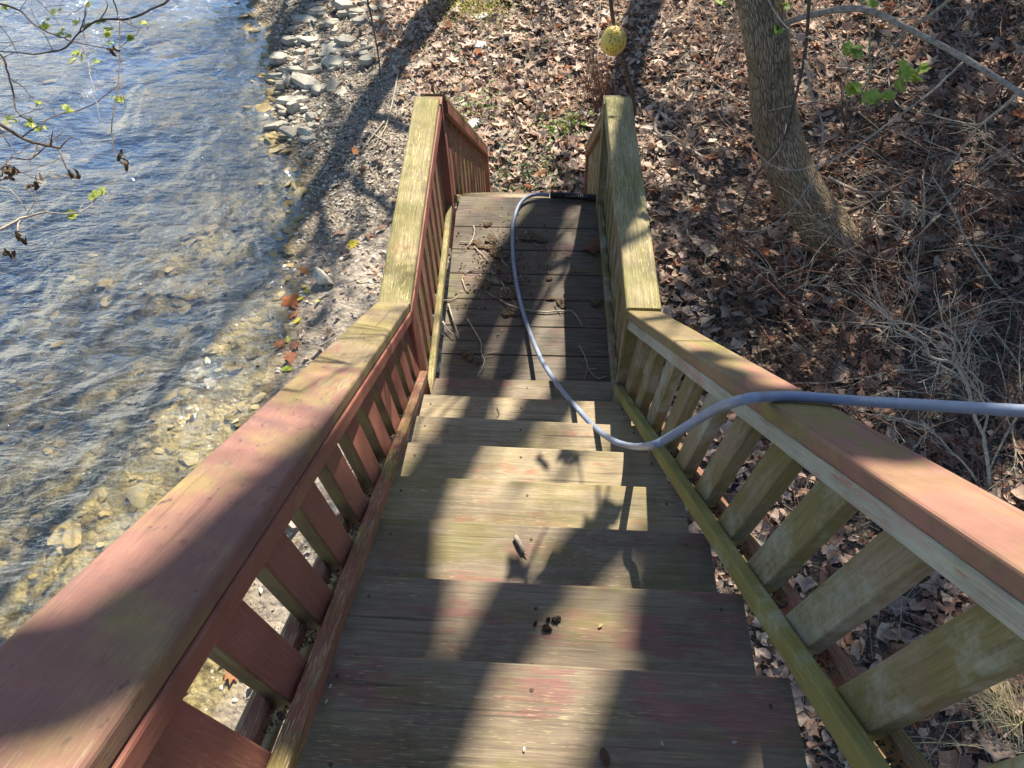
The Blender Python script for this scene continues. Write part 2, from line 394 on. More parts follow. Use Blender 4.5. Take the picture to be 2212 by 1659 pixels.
def waterm():
    m = MB('river_water'); p = m.n('NewGeometry').outputs['Position']
    a = m.noise(m.maps(p, (1.8, 4.2, 1)), 1.15, 3, .6, 1.0)
    b = m.noise(m.maps(p, (5.5, 11, 1)), 2.0, 3, .65, .6)
    c = m.noise(p, .9, 2, .5, 1.8)
    h = m.math('ADD', a, m.math('ADD', m.math('MULTIPLY', b, .35), m.math('MULTIPLY', c, 1.3)))
    h = m.math('MULTIPLY', h, m.math('ADD', m.math('MULTIPLY', m.ramp(m.noise(p, .7, 3, .6, .5), .38, .62), .9), .35))
    nn = m.bump(h, 1.0, .125)
    lw = m.n('LayerWeight'); lw.inputs['Blend'].default_value = .5; m.l(nn, lw.inputs['Normal'])
    l0 = m.n('LayerWeight'); l0.inputs['Blend'].default_value = .5
    f0 = m.math('MULTIPLY', m.math('POWER', l0.outputs['Facing'], 2.25), 1.6); f1 = m.math('MULTIPLY', m.math('POWER', lw.outputs['Facing'], 2.3), .7)
    fac = m.math('MINIMUM', m.math('ADD', m.math('ADD', f0, f1), .02), .95)
    gl = m.n('BsdfGlossy'); gl.inputs['Roughness'].default_value = .04; gl.inputs['Color'].default_value = (.72, .86, 1, 1); m.l(nn, gl.inputs['Normal'])
    tr = m.n('BsdfTransparent'); tr.inputs[0].default_value = (.94, .94, .86, 1)
    mx = m.n('MixShader'); m.l(fac, mx.inputs[0]); m.l(tr.outputs[0], mx.inputs[1]); m.l(gl.outputs[0], mx.inputs[2])
    m.l(mx.outputs[0], m.out.inputs[0]); return m.m
M_WATER = waterm()

# ---------------------------------------------------------------- ground and water
def grid(name, xs, ys, fz, mat):
    X, Y = np.meshgrid(xs, ys); Z = np.vectorize(fz)(X, Y)
    V = np.stack([X, Y, Z], -1).reshape(-1, 3); nx = len(xs); i, j = np.meshgrid(np.arange(len(ys)-1), np.arange(nx-1), indexing='ij')
    a = (i*nx+j).ravel(); F = np.stack([a, a+1, a+nx+1, a+nx], -1)
    return link(name, mesh_np(name, V, F, True), mat)
def axis(lo, a, b, hi, fine, g=1.18):
    c = list(np.arange(a, b, fine)); s = fine; v = b
    while v < hi: c.append(v); s *= g; v += s
    c.append(hi); s = fine; v = a; pre = []
    while v > lo: s *= g; v -= s; pre.append(max(v, lo))
    return np.array(sorted(set(pre+c)))
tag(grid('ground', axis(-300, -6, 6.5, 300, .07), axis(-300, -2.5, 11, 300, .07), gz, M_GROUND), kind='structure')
wz = grid('water', np.linspace(-320, 6, 40), np.linspace(-320, 320, 60), lambda x, y: WZ, M_WATER)
tag(wz, kind='structure')

# ---------------------------------------------------------------- the staircase
M_NAIL = simple('rusty_nail', (.05, .03, .022), (.14, .08, .055), 200, .6)
R_, SL = .19, .741
stair = thing('wooden_staircase', (0, 0, 0), 'weathered red and green wooden staircase with slatted handrails and a landing', 'staircase')
RUN = R_/SL
# treads of the near flight
for k in range(10):
    y = -k*RUN; z = (k+1)*R_
    mt = M_TREAD2 if k in (1, 2, 3, 4) else M_TREAD
    trd = plank('tread', rrect(.292, .038, .005), (-.455, y-.146, z-.019), (.4961, y-.146, z-.019), 'x', mt, stair, n=16)
    if k < 9:
        for nx in (-.40, -.01, .44):
            for ny in (-.05, -.20):
                bmn = bmesh.new(); cx_, cy_, cz_ = W((nx+random.gauss(0, .006), y+ny+random.gauss(0, .008), z+.0012)); bmesh.ops.create_cone(bmn, cap_ends=True, segments=10, radius1=.0046, radius2=.0036, depth=.0022, matrix=Matrix.Translation((cx_, cy_, cz_)))
                men = bpy.data.meshes.new('nail'); bmn.to_mesh(men); bmn.free(); link('nail', men, M_NAIL, trd)
# deck of the landing
gy = .319; gb = .2058
ed = [-.0987] + [gy+gb*(k-1) for k in range(0, 7)] + [1.645]
for i in range(len(ed)-1):
    a, b = ed[i]+.003, ed[i+1]-.003
    plank('deck_board', rrect(b-a, .036, .004), (-.47, (a+b)/2, -.018), (.505, (a+b)/2, -.018), 'x', M_DECK, stair, n=14)
# joists, stringers
for x in (-.43, 0, .46):
    plank('joist', rrect(.038, .16), (x, -.1, -.12), (x, 1.6, -.12), 'y', M_REDG, stair)
plank('rim_board', rrect(.038, .18), (-.47, 1.62, -.13), (.5, 1.62, -.13), 'x', M_REDG, stair)
def stringer(x, y0, z0, y1, z1, m=M_REDG):
    plank('stringer', rrect(.038, .30), (x, y0, z0), (x, y1, z1), 'y', m, stair)
stringer(-.435, -.02, -.21, -2.65, 1.74); stringer(.455, -.02, -.21, -2.65, 1.74)
# lower flight
ly0, lz0 = 1.645, 0.0
for k in range(11):
    y = ly0 + .02 + k*RUN; z = -(k+1)*R_*1.03
    plank('tread', rrect(.285, .038, .007), (-.47, y+.12, z-.019), (.5, y+.12, z-.019), 'x', M_TREAD2, stair)
stringer(-.45, 1.66, -.25, 4.45, -2.42); stringer(.47, 1.66, -.25, 4.45, -2.42)
# posts under the landing
for x in (-.45, .47):
    for y in (.05, 1.5):
        plank('post', rrect(.089, .089), (x, y, -2.5), (x, y, -.2), 'z', M_REDG, stair)

def handrail(y0, y1, xi, xm, zt, zb, side, mats, bal, landing=False, capw=.135, capx=None, capd=0.0):
    """xi(y): inner face of the sandwich; zt(y): top of cap; zb(y): bottom of inner bottom rail; side -1 left, +1 right"""
    mc, mi, mo, mb, mbot = mats
    sg = side; t = .034; bt = .036
    def P(off, z, y): return (xi(y)+sg*off, y, z(y))
    cx = (lambda y: capx(y)) if capx else (lambda y: xi(y)+sg*(t+bt/2+t/2))
    cap = plank('handrail', rrect(capw, .05 if not landing else .040, .010, 3), (cx(y0), y0, zt(y0)-.025), (cx(y1), y1, zt(y1)-.025), 'y', mc, stair)
    h = .082 if not landing else .075
    plank('top_rail', rrect(t, h), P(t/2, lambda y: zt(y)-.052-h/2, y0), P(t/2, lambda y: zt(y)-.052-h/2, y1), 'y', mi, cap)
    ho = h+.085
    plank('top_rail', rrect(t, ho), P(t*1.5+bt, lambda y: zt(y)-.054-ho/2, y0), P(t*1.5+bt, lambda y: zt(y)-.054-ho/2, y1), 'y', mo, cap)
    hb = .06
    plank('bottom_rail', rrect(t, hb, .009), P(t/2, lambda y: zb(y)+hb/2, y0), P(t/2, lambda y: zb(y)+hb/2, y1), 'y', mbot, cap)
    plank('bottom_rail', rrect(t, hb, .009), P(t*1.5+bt, lambda y: zb(y)+hb/2-.012, y0), P(t*1.5+bt, lambda y: zb(y)+hb/2-.012, y1), 'y', mo, cap)
    for yb in bal:
        x = xi(yb)+sg*(t+bt/2)
        plank('baluster', rrect(bt-.002, .089, .004), (x, yb, zb(yb)+.02), (x, yb, zt(yb)-.06), 'z', mb, cap, n=8)
    return cap
# near flight: edges run dead straight but the two rails are not quite parallel, as built
def cap_mesh(y0, y1, xa, za, xb, zb_, th, mat, r=.010):
    """cap board with inner top edge (xa,za)(y) and outer top edge (xb,zb_)(y)"""
    n = 34; V = []; G = []; w_ = abs(xb(y0)-xa(y0)); sec = rrect(1, 1, .12, 3); off = np.array([random.random()*30 for _ in range(3)])
    sec = []
    for (cx, cy, a0) in ((1, 1, 0), (0, 1, 90), (0, 0, 180), (1, 0, 270)):
        for q in range(4):
            a = radians(a0+30*q); sec.append((cx, cy, cos(a), sin(a)))
    ks = len(sec)
    for i in range(n+1):
        y = y0+(y1-y0)*i/n; A = np.array([xa(y), za(y)]); B = np.array([xb(y), zb_(y)]); wd = np.linalg.norm(B-A); u = (B-A)/wd; v = np.array([0, 1.])
        for (cx, cy, ca, sa) in sec:
            uu = (r if cx == 0 else wd-r)+r*ca; vv = (-r if cy == 1 else -th+r)+r*sa
            p = A+u*uu+v*vv; q = np.array([p[0], y, p[1]]); q += np.array(noise.noise_vector(Vector(q*3+off)))*.0014
            V.append(tuple(q)); G.append((abs(y-y0)*1.27+off[0], uu+off[1], vv+off[2]))
    Fc = [(i*ks+j, i*ks+(j+1) % ks, (i+1)*ks+(j+1) % ks, (i+1)*ks+j) for i in range(n) for j in range(ks)]+[tuple(range(ks)), tuple(n*ks+j for j in range(ks))]
    me = bpy.data.meshes.new('handrail'); me.from_pydata(V, [], Fc); at = me.attributes.new('gl', 'FLOAT_VECTOR', 'POINT'); at.data.foreach_set('vector', np.array(G, np.float32).ravel())
    bm = bmesh.new(); bm.from_mesh(me); bmesh.ops.recalc_face_normals(bm, faces=bm.faces); bm.to_mesh(me); bm.free()
    return link('handrail', me, mat, stair)
def near_rail(sg, capa, capz, capb, capbz, xt, xb, zb, bal, mats, y0=-.135, y1=-2.75):
    mc, mi, mo, mb, mbot = mats; t = .034; bt = .042
    cap = cap_mesh(y0, y1, capa, capz, capb, capbz, .053, mc)
    def bar(nm, off, xf, zf, zc, h, m, rr=.006):
        plank(nm, rrect(t, h, rr), (xf(y0)+sg*off, y0, zf(y0)+zc), (xf(y1)+sg*off, y1, zf(y1)+zc), 'y', m, cap, warp=False)
    bar('top_rail', t/2, xt, capz, -.055-.027, .056, mi); bar('top_rail', t*1.5+bt, xt, capz, -.055-(.050 if sg < 0 else .062), .10 if sg < 0 else .125, mo)
    bar('bottom_rail', t/2, xb, zb, .029, .058, mbot, .005); bar('bottom_rail', t*1.5+bt, xb, zb, .014, .058, M_REDG, .006)
    for yb in bal:
        plank('baluster', rrect(bt-.002, .089, .004), (xb(yb)+sg*(t+bt/2), yb, zb(yb)+.012), (xt(yb)+sg*(t+bt/2), yb, capz(yb)-.062), 'z', mb, cap, warp=False, n=10)
    return cap
m_left = (M_CAP_L, M_RED, M_RED, M_REDB, M_REDG)
m_right = (M_CAP_R, M_FILM, M_GREEN, M_GREEN, M_MOSSY)
xl = lambda y: -.435-.015*y; xr = lambda y: .415-.030*y
zbl = lambda y: .239-.726*y; zbr = lambda y: .190-.778*y
BALL = [-1.877+.190*k for k in range(-4, 10)]; BALR = [-1.926+.1885*k for k in range(-4, 10)]
hl = near_rail(-1, lambda y: -.485, lambda y: .733-.712*y, lambda y: -.618+.013*(y+.13), lambda y: .733-.712*y-.026*(y+.13), lambda y: -.480, xl, zbl, BALL, m_left)
hr = near_rail(1, lambda y: .399-.069*y, lambda y: .728-.794*y, lambda y: .536-.0735*y, lambda y: .728-.794*y, lambda y: .409-.066*y, xr, zbr, BALR, m_right)
hl['label'] = 'left handrail of the near flight, brick red with mauve worn top'; hr['label'] = 'right handrail of the near flight, green with algae and a faded red top'
# outer skirt boards seen below the rails
plank('skirt_board', rrect(.09, .036), (-.60, -.05, .02), (-.60, -2.7, 1.87), 'y', M_GREEN, stair)
plank('skirt_board', rrect(.04, .09), (.585, -.05, .06), (.70, -2.7, 2.04), 'y', M_REDG, stair)
# landing rails
xll = lambda y: -.482; xlr = lambda y: .408
m_ll = (M_CAP_OLIVE, M_RED, M_REDG, M_REDG, M_CAP_OLIVE)
m_lr = (M_CAP_OLIVE, M_GREEN, M_RED, M_GREEN, M_GREEN)
hll = handrail(-.115, 1.43, xll, 0, lambda y: .82, lambda y: .045, -1, m_ll, [.12+.155*k for k in range(9)], True, capx=lambda y: -.552, capw=.134)
hlr = handrail(-.105, 1.46, xlr, 0, lambda y: .82, lambda y: .045, 1, m_lr, [.12+.155*k for k in range(9)], True, capx=lambda y: .478, capw=.145)
# corner posts, sandwiched in the rails
for (x, y, m) in ((-.482-.05, -.09, M_RED), (.408+.05, -.09, M_GREEN), (-.482-.045, 1.47, M_RED), (.408+.045, 1.50, M_GREEN)):
    plank('post', rrect(.10, .085, .006), (x, y, -.25), (x, y, .775), 'z', m, stair, n=12)
# lower flight rails
LS = .80
ztL = lambda y: .80-LS*(y-1.5); zbL = lambda y: .06-.775*(y-1.5)
m_lo = (M_CAP_OLIVE, M_RED, M_REDG, M_REDG, M_GREEN)
handrail(1.51, 4.15, lambda y: -.455, 0, ztL, zbL, -1, m_lo, [1.68+.23*k for k in range(11)], True, capx=lambda y: -.53, capw=.14)
handrail(1.54, 4.15, lambda y: .425+.03*(y-1.5), 0, ztL, zbL, 1, (M_CAP_OLIVE, M_REDG, M_GREEN, M_GREEN, M_GREEN), [1.68+.23*k for k in range(11)], True, capx=lambda y: .49+.03*(y-1.5), capw=.14)
for x in (-.50, .56):
    plank('post', rrect(.085, .085), (x, 4.2, -2.6), (x, 4.2, -1.36), 'z', M_RED, stair)

# ---------------------------------------------------------------- the hose
def lathe_tube(name, pts, r, mat, parent, k=14, r1=None):
    tb = Tubes(); tb.add(resample(pts, .015), r, r if r1 is None else r1, k=k); return tb.build(name, mat, parent)
def Z(px, py, z): return tuple(at_z(px, py, z))
hm = MB('blue_grey_hose_rubber'); hp = hm.n('NewGeometry').outputs['Position']; hn = hm.noise(hp, 17, 7, .75)
M_HOSE = hm.fin(hm.mix(hm.ramp(hn, .35, .72), (.18, .22, .31), (.28, .325, .41)), .42, hm.bump(hn, .15, .001), .5)
km = MB('black_foam_grip'); kp = km.n('NewGeometry').outputs['Position']; kn = km.noise(km.maps(kp, (60, 200, 200)), 1, 2)
M_BLK = simple('black_foam', (.012, .012, .013), (.03, .03, .032), 60, .6)
hose = thing('hose', (0, .9, .02), 'grey-blue rubber hose hanging over the right handrail and lying down the landing', 'hose')
def X(px, py, x):
    d = ray(px, py); return tuple(CAM+d*(x-CAM[0])/d[0])
hp_ = [Z(1186, 421.5, .035), Z(1160, 420, .033), Z(1138, 426, .03), Z(1120, 445, .02), Z(1109, 482, .014), Z(1107, 530, .014), Z(1112, 590, .014), Z(1126, 660, .018), Z(1147, 725, .05),
       Z(1174, 785, .14), Z(1209, 836, .27), Z(1245, 880, .42), Z(1285, 923, .57), Z(1325, 952, .70), Z(1365, 964, .84), tuple(at_depth(1404, 963, 2.09))]
def capq(px, py, up=.014):
    d = ray(px, py); n_ = np.array([0, .794, 1.]); t = (.728+up*1.27-CAM@n_)/(d@n_); return tuple(CAM+d*t)
hp_ += [tuple(at_depth(1440, 948, 1.99)), tuple(at_depth(1500, 911, 1.87)), tuple(at_depth(1550, 882, 1.75)), capq(1610, 862, .022), capq(1663, 857), capq(1730, 857), capq(1850, 866, .018), capq(1900, 869, .03)]
_e = np.array(hp_[-1]); _de = float((_e-CAM)@FW)
hp_ += [tuple(at_depth(2050, 878, _de-.13)), tuple(at_depth(2300, 893, _de-.3)), tuple(at_depth(2800, 920, _de-.5))]
print('hose depth', _de, [round(float((np.array(p)-CAM)@FW), 2) for p in hp_])
hp_ = [np.array(p) for p in hp_]
lathe_tube('hose_body', hp_, .0119, M_HOSE, hose)
gr = lathe_tube('grip', [Z(1190, 421.5, .035), Z(1240, 423.5, .035), Z(1292, 428, .035)], .021, M_BLK, hose)
M_WHT = simple('pale_print', (.5, .5, .5), (.3, .3, .3), 300)
tb = Tubes()
for i in range(9):
    px = 1222+i*5.2+random.random()*1.5; c = np.array(Z(px, 422.6, .052)); tb.add([c, c+np.array([.004, -.012+random.random()*.01, -.004])], .0018, .0018, 4)
tb.build('print_marks', M_WHT, gr)

# ---------------------------------------------------------------- leaves
def outline(kind, n):
    t = np.arange(n)*2*pi/n
    if kind == 'maple':
        r = .42+.34*np.abs(np.cos(t*2.5))**1.4*(1+.25*np.cos(t)); r = r*(1+.12*np.cos(t*15)); return np.stack([r*np.cos(t), r*np.sin(t)], 1)
    if kind == 'oak':
        r = .36+.10*np.cos(t*8); return np.stack([r*1.55*np.cos(t), r*.95*np.sin(t)], 1)
    r = .5/np.sqrt((np.cos(t))**2+(np.sin(t)/.5)**2); return np.stack([r*np.cos(t), r*np.sin(t)], 1)
def leaf_template(kind, n, ring, curl):
    o = outline(kind, n); V = [(0, 0)]
    if ring: V += [tuple(p*.52) for p in o]
    V += [tuple(p) for p in o]; V = np.array(V)
    x, y = V[:, 0], V[:, 1]
    a, b, c, d = curl
    z = a*x*x+b*np.abs(y)+c*x*y+d*y*y
    # small crinkles
    z += .05*np.sin(x*9+c*9)*np.cos(y*11)
    F = []
    if ring:
        F += [(0, 1+i, 1+(i+1) % n, 1+(i+1) % n) for i in range(n)]
        tri = [(0, 1+i, 1+(i+1) % n) for i in range(n)]
        for i in range(n):
            i2 = (i+1) % n; tri += [(1+i, 1+n+i, 1+n+i2), (1+i, 1+n+i2, 1+i2)]
    else: tri = [(0, 1+i, 1+(i+1) % n) for i in range(n)]
    return np.stack([x, y, z], 1), np.array(tri)
def rotm(n_, tilt):
    """random rotations: yaw uniform, tilt ~ normal(tilt)"""
    a = RNG.uniform(0, 2*pi, n_); b = RNG.normal(0, 1, n_)*tilt; c = RNG.normal(0, 1, n_)*tilt
    flip = RNG.random(n_) < .45; b = b+np.where(flip, pi, 0)
    ca, sa, cb, sb, cc, sc = np.cos(a), np.sin(a), np.cos(b), np.sin(b), np.cos(c), np.sin(c)
    o, z = np.ones(n_), np.zeros(n_)
    Rz = np.array([[ca, -sa, z], [sa, ca, z], [z, z, o]]).transpose(2, 0, 1)
    Rx = np.array([[o, z, z], [z, cb, -sb], [z, sb, cb]]).transpose(2, 0, 1)
    Ry = np.array([[cc, z, sc], [z, o, z], [-sc, z, cc]]).transpose(2, 0, 1)
    return Rz@Ry@Rx
def scatter_leaves(name, pos, size, tilt, cols, kinds, mat, n=12, ring=True, parent=None, curlk=1.0, asp=None):
    """pos (N,3), size (N,), cols (N,3)"""
    N = len(pos); Rm = rotm(N, tilt); which = RNG.integers(0, 3*len(kinds), N)
    VV, FF, CC, base = [], [], [], 0
    for w_ in range(3*len(kinds)):
        idx = np.nonzero(which == w_)[0]
        if not len(idx): continue
        curl = RNG.uniform(-1, 1, 4)*np.array([.55, .5, .6, .6])*curlk
        tv, tf = leaf_template(kinds[w_ % len(kinds)], n, ring, curl)
        v = tv[None]*size[idx][:, None, None]
        v = np.einsum('nij,nkj->nki', Rm[idx], v)+pos[idx][:, None]
        VV.append(v.reshape(-1, 3)); f = tf[None]+(np.arange(len(idx))*len(tv))[:, None, None]+base
        FF.append(f.reshape(-1, 3)); base += len(idx)*len(tv)
        CC.append(np.repeat(cols[idx], len(tv), 0))
    me = mesh_np(name, np.concatenate(VV), np.concatenate(FF), True, np.concatenate(CC))
    return link(name, me, mat, parent)
def inview(P, m=60):
    d = P-CAM; z = d@FW; u = 1106+F_PX*(d@RT)/z; v = 829.5+F_PX*(d@DN)/z
    return (z > .5) & (u > -m) & (u < 2212+m) & (v > -m) & (v < 1659+m), z, u, v
PAL = np.array([(.44, .32, .24), (.32, .21, .15), (.52, .40, .31), (.20, .12, .08), (.42, .35, .30), (.58, .48, .38), (.33, .13, .06), (.26, .17, .13)])
PW = np.array([.2, .16, .2, .1, .12, .11, .04, .07])
def cols(n_, pal=PAL, w_=PW, v=.18):
    c = pal[RNG.choice(len(pal), n_, p=w_/w_.sum())]*RNG.uniform(1-v, 1+v, (n_, 1))*1.1; return c
gzv = np.vectorize(gz)
def sample(n_, x0, x1, y0, y1):
    P = np.stack([RNG.uniform(x0, x1, n_), RNG.uniform(y0, y1, n_)], 1); return P
P = sample(80000, -3.5, 8.5, -2.2, 12.5)
dsh = P[:, 0]-np.interp(P[:, 1], SHX, SHV)
patch = np.array([noise.fractal(Vector((x*.8, y*.8, 9.0)), 1, 2, 3) for x, y in P])
prob = np.clip((dsh-1.15+patch*.5)/.9, 0, 1)*(.75+.5*np.clip(patch+.3, 0, 1)); prob = np.where(dsh > .15, np.maximum(prob, .05), 0)
# bare hollow of dark soil on the right
hol = np.exp(-(((P[:, 0]-3.4)/.7)**2+((P[:, 1]-1.25)/.45)**2)); prob *= 1-.93*np.clip(hol*1.4, 0, 1)
keep = RNG.random(len(P)) < prob; P = P[keep]
hs = (P[:, 0] > 2.1) & (np.array([noise.noise(Vector((x*1.7, y*1.7, 4.0))) for x, y in P]) < .02) & (RNG.random(len(P)) < .35); P = P[~hs]
P3 = np.concatenate([P, (gzv(P[:, 0], P[:, 1])+np.abs(RNG.normal(.012, .02, len(P))))[:, None]], 1)
ok, dep, _, _ = inview(P3, 80); P3 = P3[ok]; dep = dep[ok]
size = .035+.085*RNG.random(len(P3))**1.4; near = dep < 7
lc = cols(len(P3))
hillside = P3[:, 0] > 2.0
lc[hillside] *= np.array([.92, .84, .8])
far = ~near
if near.any(): tag(scatter_leaves('leaf_litter', P3[near], size[near], .42, lc[near], ['maple', 'oak', 'oval'], M_LEAF, 15, True), 'brown fallen leaves covering the bank beside the near stairs', 'leaf litter', kind='stuff')
if far.any(): tag(scatter_leaves('leaf_litter', P3[far], size[far], .45, lc[far], ['maple', 'oak', 'oval'], M_LEAF, 10, False), 'brown fallen leaves covering the slope beyond the landing', 'leaf litter', kind='stuff')
Pc = sample(60000, -1.6, 8, -2, 11); dc = Pc[:, 0]-np.interp(Pc[:, 1], SHX, SHV); Pc = Pc[(dc > 1.0) & (RNG.random(len(Pc)) < .75)]
Pc3 = np.concatenate([Pc, np.zeros((len(Pc), 1))], 1); Pc3[:, 2] = -1.9; Pc3 = Pc3[inview(Pc3, 120)[0]]; Pc3[:, 2] = gzv(Pc3[:, 0], Pc3[:, 1])+.006
tag(scatter_leaves('leaf_fragments', Pc3, RNG.uniform(.012, .045, len(Pc3)), .4, cols(len(Pc3))*.8, ['oval', 'oak'], M_LEAF, 5, False), 'broken leaf fragments matted under the fallen leaves', 'leaf litter', kind='stuff')
# leaf crumbs and pebbles along the shore strip
P = sample(44000, -4.5, 2.5, -2, 10); dsh = P[:, 0]-np.interp(P[:, 1], SHX, SHV)
P = P[(dsh > .1) & (dsh < 2.6) & (RNG.random(len(P)) < np.clip(1.5-.45*dsh, .1, 1)*np.clip(dsh*1.6, .15, 1))]
P = P[(P[:, 1] > 3.9) | (RNG.random(len(P)) < .3)]
P3 = np.concatenate([P, (gzv(P[:, 0], P[:, 1])+.008)[:, None]], 1); P3 = P3[inview(P3)[0]]
tag(scatter_leaves('leaf_crumbs', P3, RNG.uniform(.02, .06, len(P3)), .5, cols(len(P3), np.array([(.45, .4, .32), (.36, .3, .23), (.26, .2, .15), (.52, .48, .4)]), np.array([.35, .3, .15, .2])), ['oval', 'oak'], M_LEAF, 6, False), 'pale crumbled leaves and chips on the muddy shore strip', 'leaf crumbs', kind='stuff')
def ico_rocks(name, C, size, mat, flat=.5, col=None, sub=1):
    bm = bmesh.new(); bmesh.ops.create_icosphere(bm, subdivisions=sub, radius=1); bv = np.array([v.co[:] for v in bm.verts]); bf = np.array([[v.index for v in f.verts] for f in bm.faces]); bm.free()
    N = len(C); Rm = rotm(N, .25)
    sc = np.stack([size*RNG.uniform(.7, 1.3, N), size*RNG.uniform(.5, 1, N), size*flat*RNG.uniform(.5, 1.2, N)], 1)
    v = bv[None]*(1+RNG.normal(0, .13, (N, len(bv), 1)))*sc[:, None]; v = np.einsum('nij,nkj->nki', Rm, v)+C[:, None]
    f = bf[None]+(np.arange(N)*len(bv))[:, None, None]
    me = mesh_np(name, v.reshape(-1, 3), f.reshape(-1, 3), False, np.repeat(col, len(bv), 0)); return link(name, me, mat)
M_PEB = vcol('pebble', .8, 0, 60)
P = sample(16000, -6, 0, -2, 10); dsh = P[:, 0]-np.interp(P[:, 1], SHX, SHV)
gw = np.exp(-((dsh-.35)/.5)**2)*np.where(P[:, 1] > 3.2, 1, .25)
P = P[(RNG.random(len(P)) < gw) & (dsh > -.4)]; P3 = np.concatenate([P, (gzv(P[:, 0], P[:, 1])+.004)[:, None]], 1); P3 = P3[inview(P3)[0]]
tag(ico_rocks('shore_gravel', P3, RNG.uniform(.008, .03, len(P3)), M_PEB, .5, cols(len(P3), np.array([(.5, .46, .39), (.4, .37, .31), (.44, .39, .3)]), np.array([.4, .35, .25]))), 'small grey gravel along the water edge', 'gravel', kind='stuff')
P = sample(7000, -8, -1.9, -2, 12); dsh = P[:, 0]-np.interp(P[:, 1], SHX, SHV)
P = P[(dsh < -.02) & (RNG.random(len(P)) < np.exp(dsh/2.2)*np.where(P[:, 1] > 3, 1, .55))]
P3 = np.concatenate([P, (gzv(P[:, 0], P[:, 1])+.01)[:, None]], 1); P3 = P3[inview(P3)[0]]
tag(ico_rocks('river_stones', P3, RNG.uniform(.02, .13, len(P3))*RNG.uniform(.4, 1.1, len(P3)), M_PEB, .22, cols(len(P3), np.array([(.36, .28, .14), (.26, .2, .1), (.42, .34, .19), (.15, .12, .06)]), np.array([.35, .25, .25, .15]))), 'flat tan stones on the river bed under the water', 'river stones', kind='stuff')
# fallen twigs in the litter
tb = Tubes(); P = sample(5200, -1.6, 8, -2, 11)
dsh = P[:, 0]-np.interp(P[:, 1], SHX, SHV)
for x, y in P[(dsh > .8) & (RNG.random(len(P)) < np.where(P[:, 0] > 1.6, 1, .3))]:
    q = np.array([x, y, 0]); q[2] = gz(x, y)+RNG.uniform(.0, .05)
    if not inview(q[None])[0][0]: continue
    a = RNG.uniform(0, 2*pi); L = RNG.uniform(.1, .55); k = 5; bend = RNG.normal(0, .25); up = RNG.uniform(-.02, .16)*(1 if x > 1.6 else .3)
    pts = []
    for i in range(k+1):
        s_ = i/k; pts.append(q+np.array([cos(a+bend*s_)*L*s_, sin(a+bend*s_)*L*s_, up*s_+RNG.normal(0, .006)]))
        pts[-1][2] = max(pts[-1][2], gz(pts[-1][0], pts[-1][1])+.004)
    r = RNG.uniform(.0013, .0045); tb.add(pts, r, r*.5, 3)
tag(tb.build('fallen_twigs', M_TWIG), 'thin grey dead twigs strewn through the fallen leaves', 'twigs', kind='stuff')
# tangled brushwood on the right hillside
for mat, seedn, lab in ((M_TWIGP, 55, 'pale'), (M_TWIGD, 180, 'dark'), (M_TWIGR, 150, 'reddish')):
    tb = Tubes(); tb.rmin = .0022
    for _ in range(seedn):
        x = RNG.uniform(2.4, 7.5); y = RNG.uniform(-.8, 8.0)
        if random.random() < .4: x = RNG.uniform(2.0, 4.6); y = RNG.uniform(.3, 4)
        a = RNG.uniform(0, 2*pi)
        twig_tree(tb, (x, y, gz(x, y)+.02), (cos(a), sin(a), RNG.uniform(.05, .45)), RNG.uniform(.5, 1.3), RNG.uniform(.005, .012), 2, 4, .05, .55, step=.12, kids=(2, 5), wig=.22, shrink=.6)
    tag(tb.build('brushwood', mat), lab+' tangled dead brushwood on the leafy hillside right of the stairs', 'brushwood', kind='stuff')

# thickets rising from root points
def thicket(px, py, n_, L, mat, label, spread=.5, rr=.007):
    b = on_ground(px, py); o = thing('thicket', b, label, 'thicket', 'bramble thickets on the right bank'); tb = Tubes(); tb.rmin = .0018
    for _ in range(n_):
        a = RNG.uniform(0, 2*pi); q = b+np.array([RNG.normal(0, .05), RNG.normal(0, .05), -.02])
        twig_tree(tb, q, (cos(a)*spread, sin(a)*spread, RNG.uniform(.5, 1)), L*RNG.uniform(.7, 1.3), rr*RNG.uniform(.7, 1.4), 2, 5, .07, .5, step=.09, kids=(2, 5), wig=.2, shrink=.55)
    tb.build('canes', mat, o)
for (px, py, n_, L, mat, lab) in ((1700, 640, 7, .7, M_TWIGP, 'pale bramble thicket just below the foot of the leaning tree'), (1850, 600, 7, .8, M_TWIGR, 'reddish bramble thicket right of the leaning tree foot'),
        (1990, 560, 8, .8, M_TWIGP, 'pale forked thicket between the leaning tree and the right edge, upper one'), (2120, 640, 8, .8, M_TWIGD, 'dark thicket at the right edge above the hose'),
        (1930, 740, 8, .7, M_TWIGP, 'pale thicket nearest above the hose'), (2060, 420, 7, .8, M_TWIGR, 'reddish cane thicket below the fresh green shoot'), (1840, 300, 6, .7, M_TWIGD, 'dark twiggy thicket behind the green shoot'),
        (1560, 560, 5, .5, M_TWIGR, 'small reddish thicket beside the landing rail corner'), (1480, 330, 6, .6, M_TWIGP, 'pale wispy thicket right of the far end of the landing rail'), (2160, 220, 8, .8, M_TWIGD, 'dark thicket under the grey limb at the right edge'),
        (1540, 120, 6, .6, M_TWIGP, 'pale wispy thicket left of the leaning trunk top'), (2180, 880, 6, .6, M_TWIGP, 'pale thicket right of the bare shrub under the hose')):
    thicket(px, py, n_, L, mat, lab)
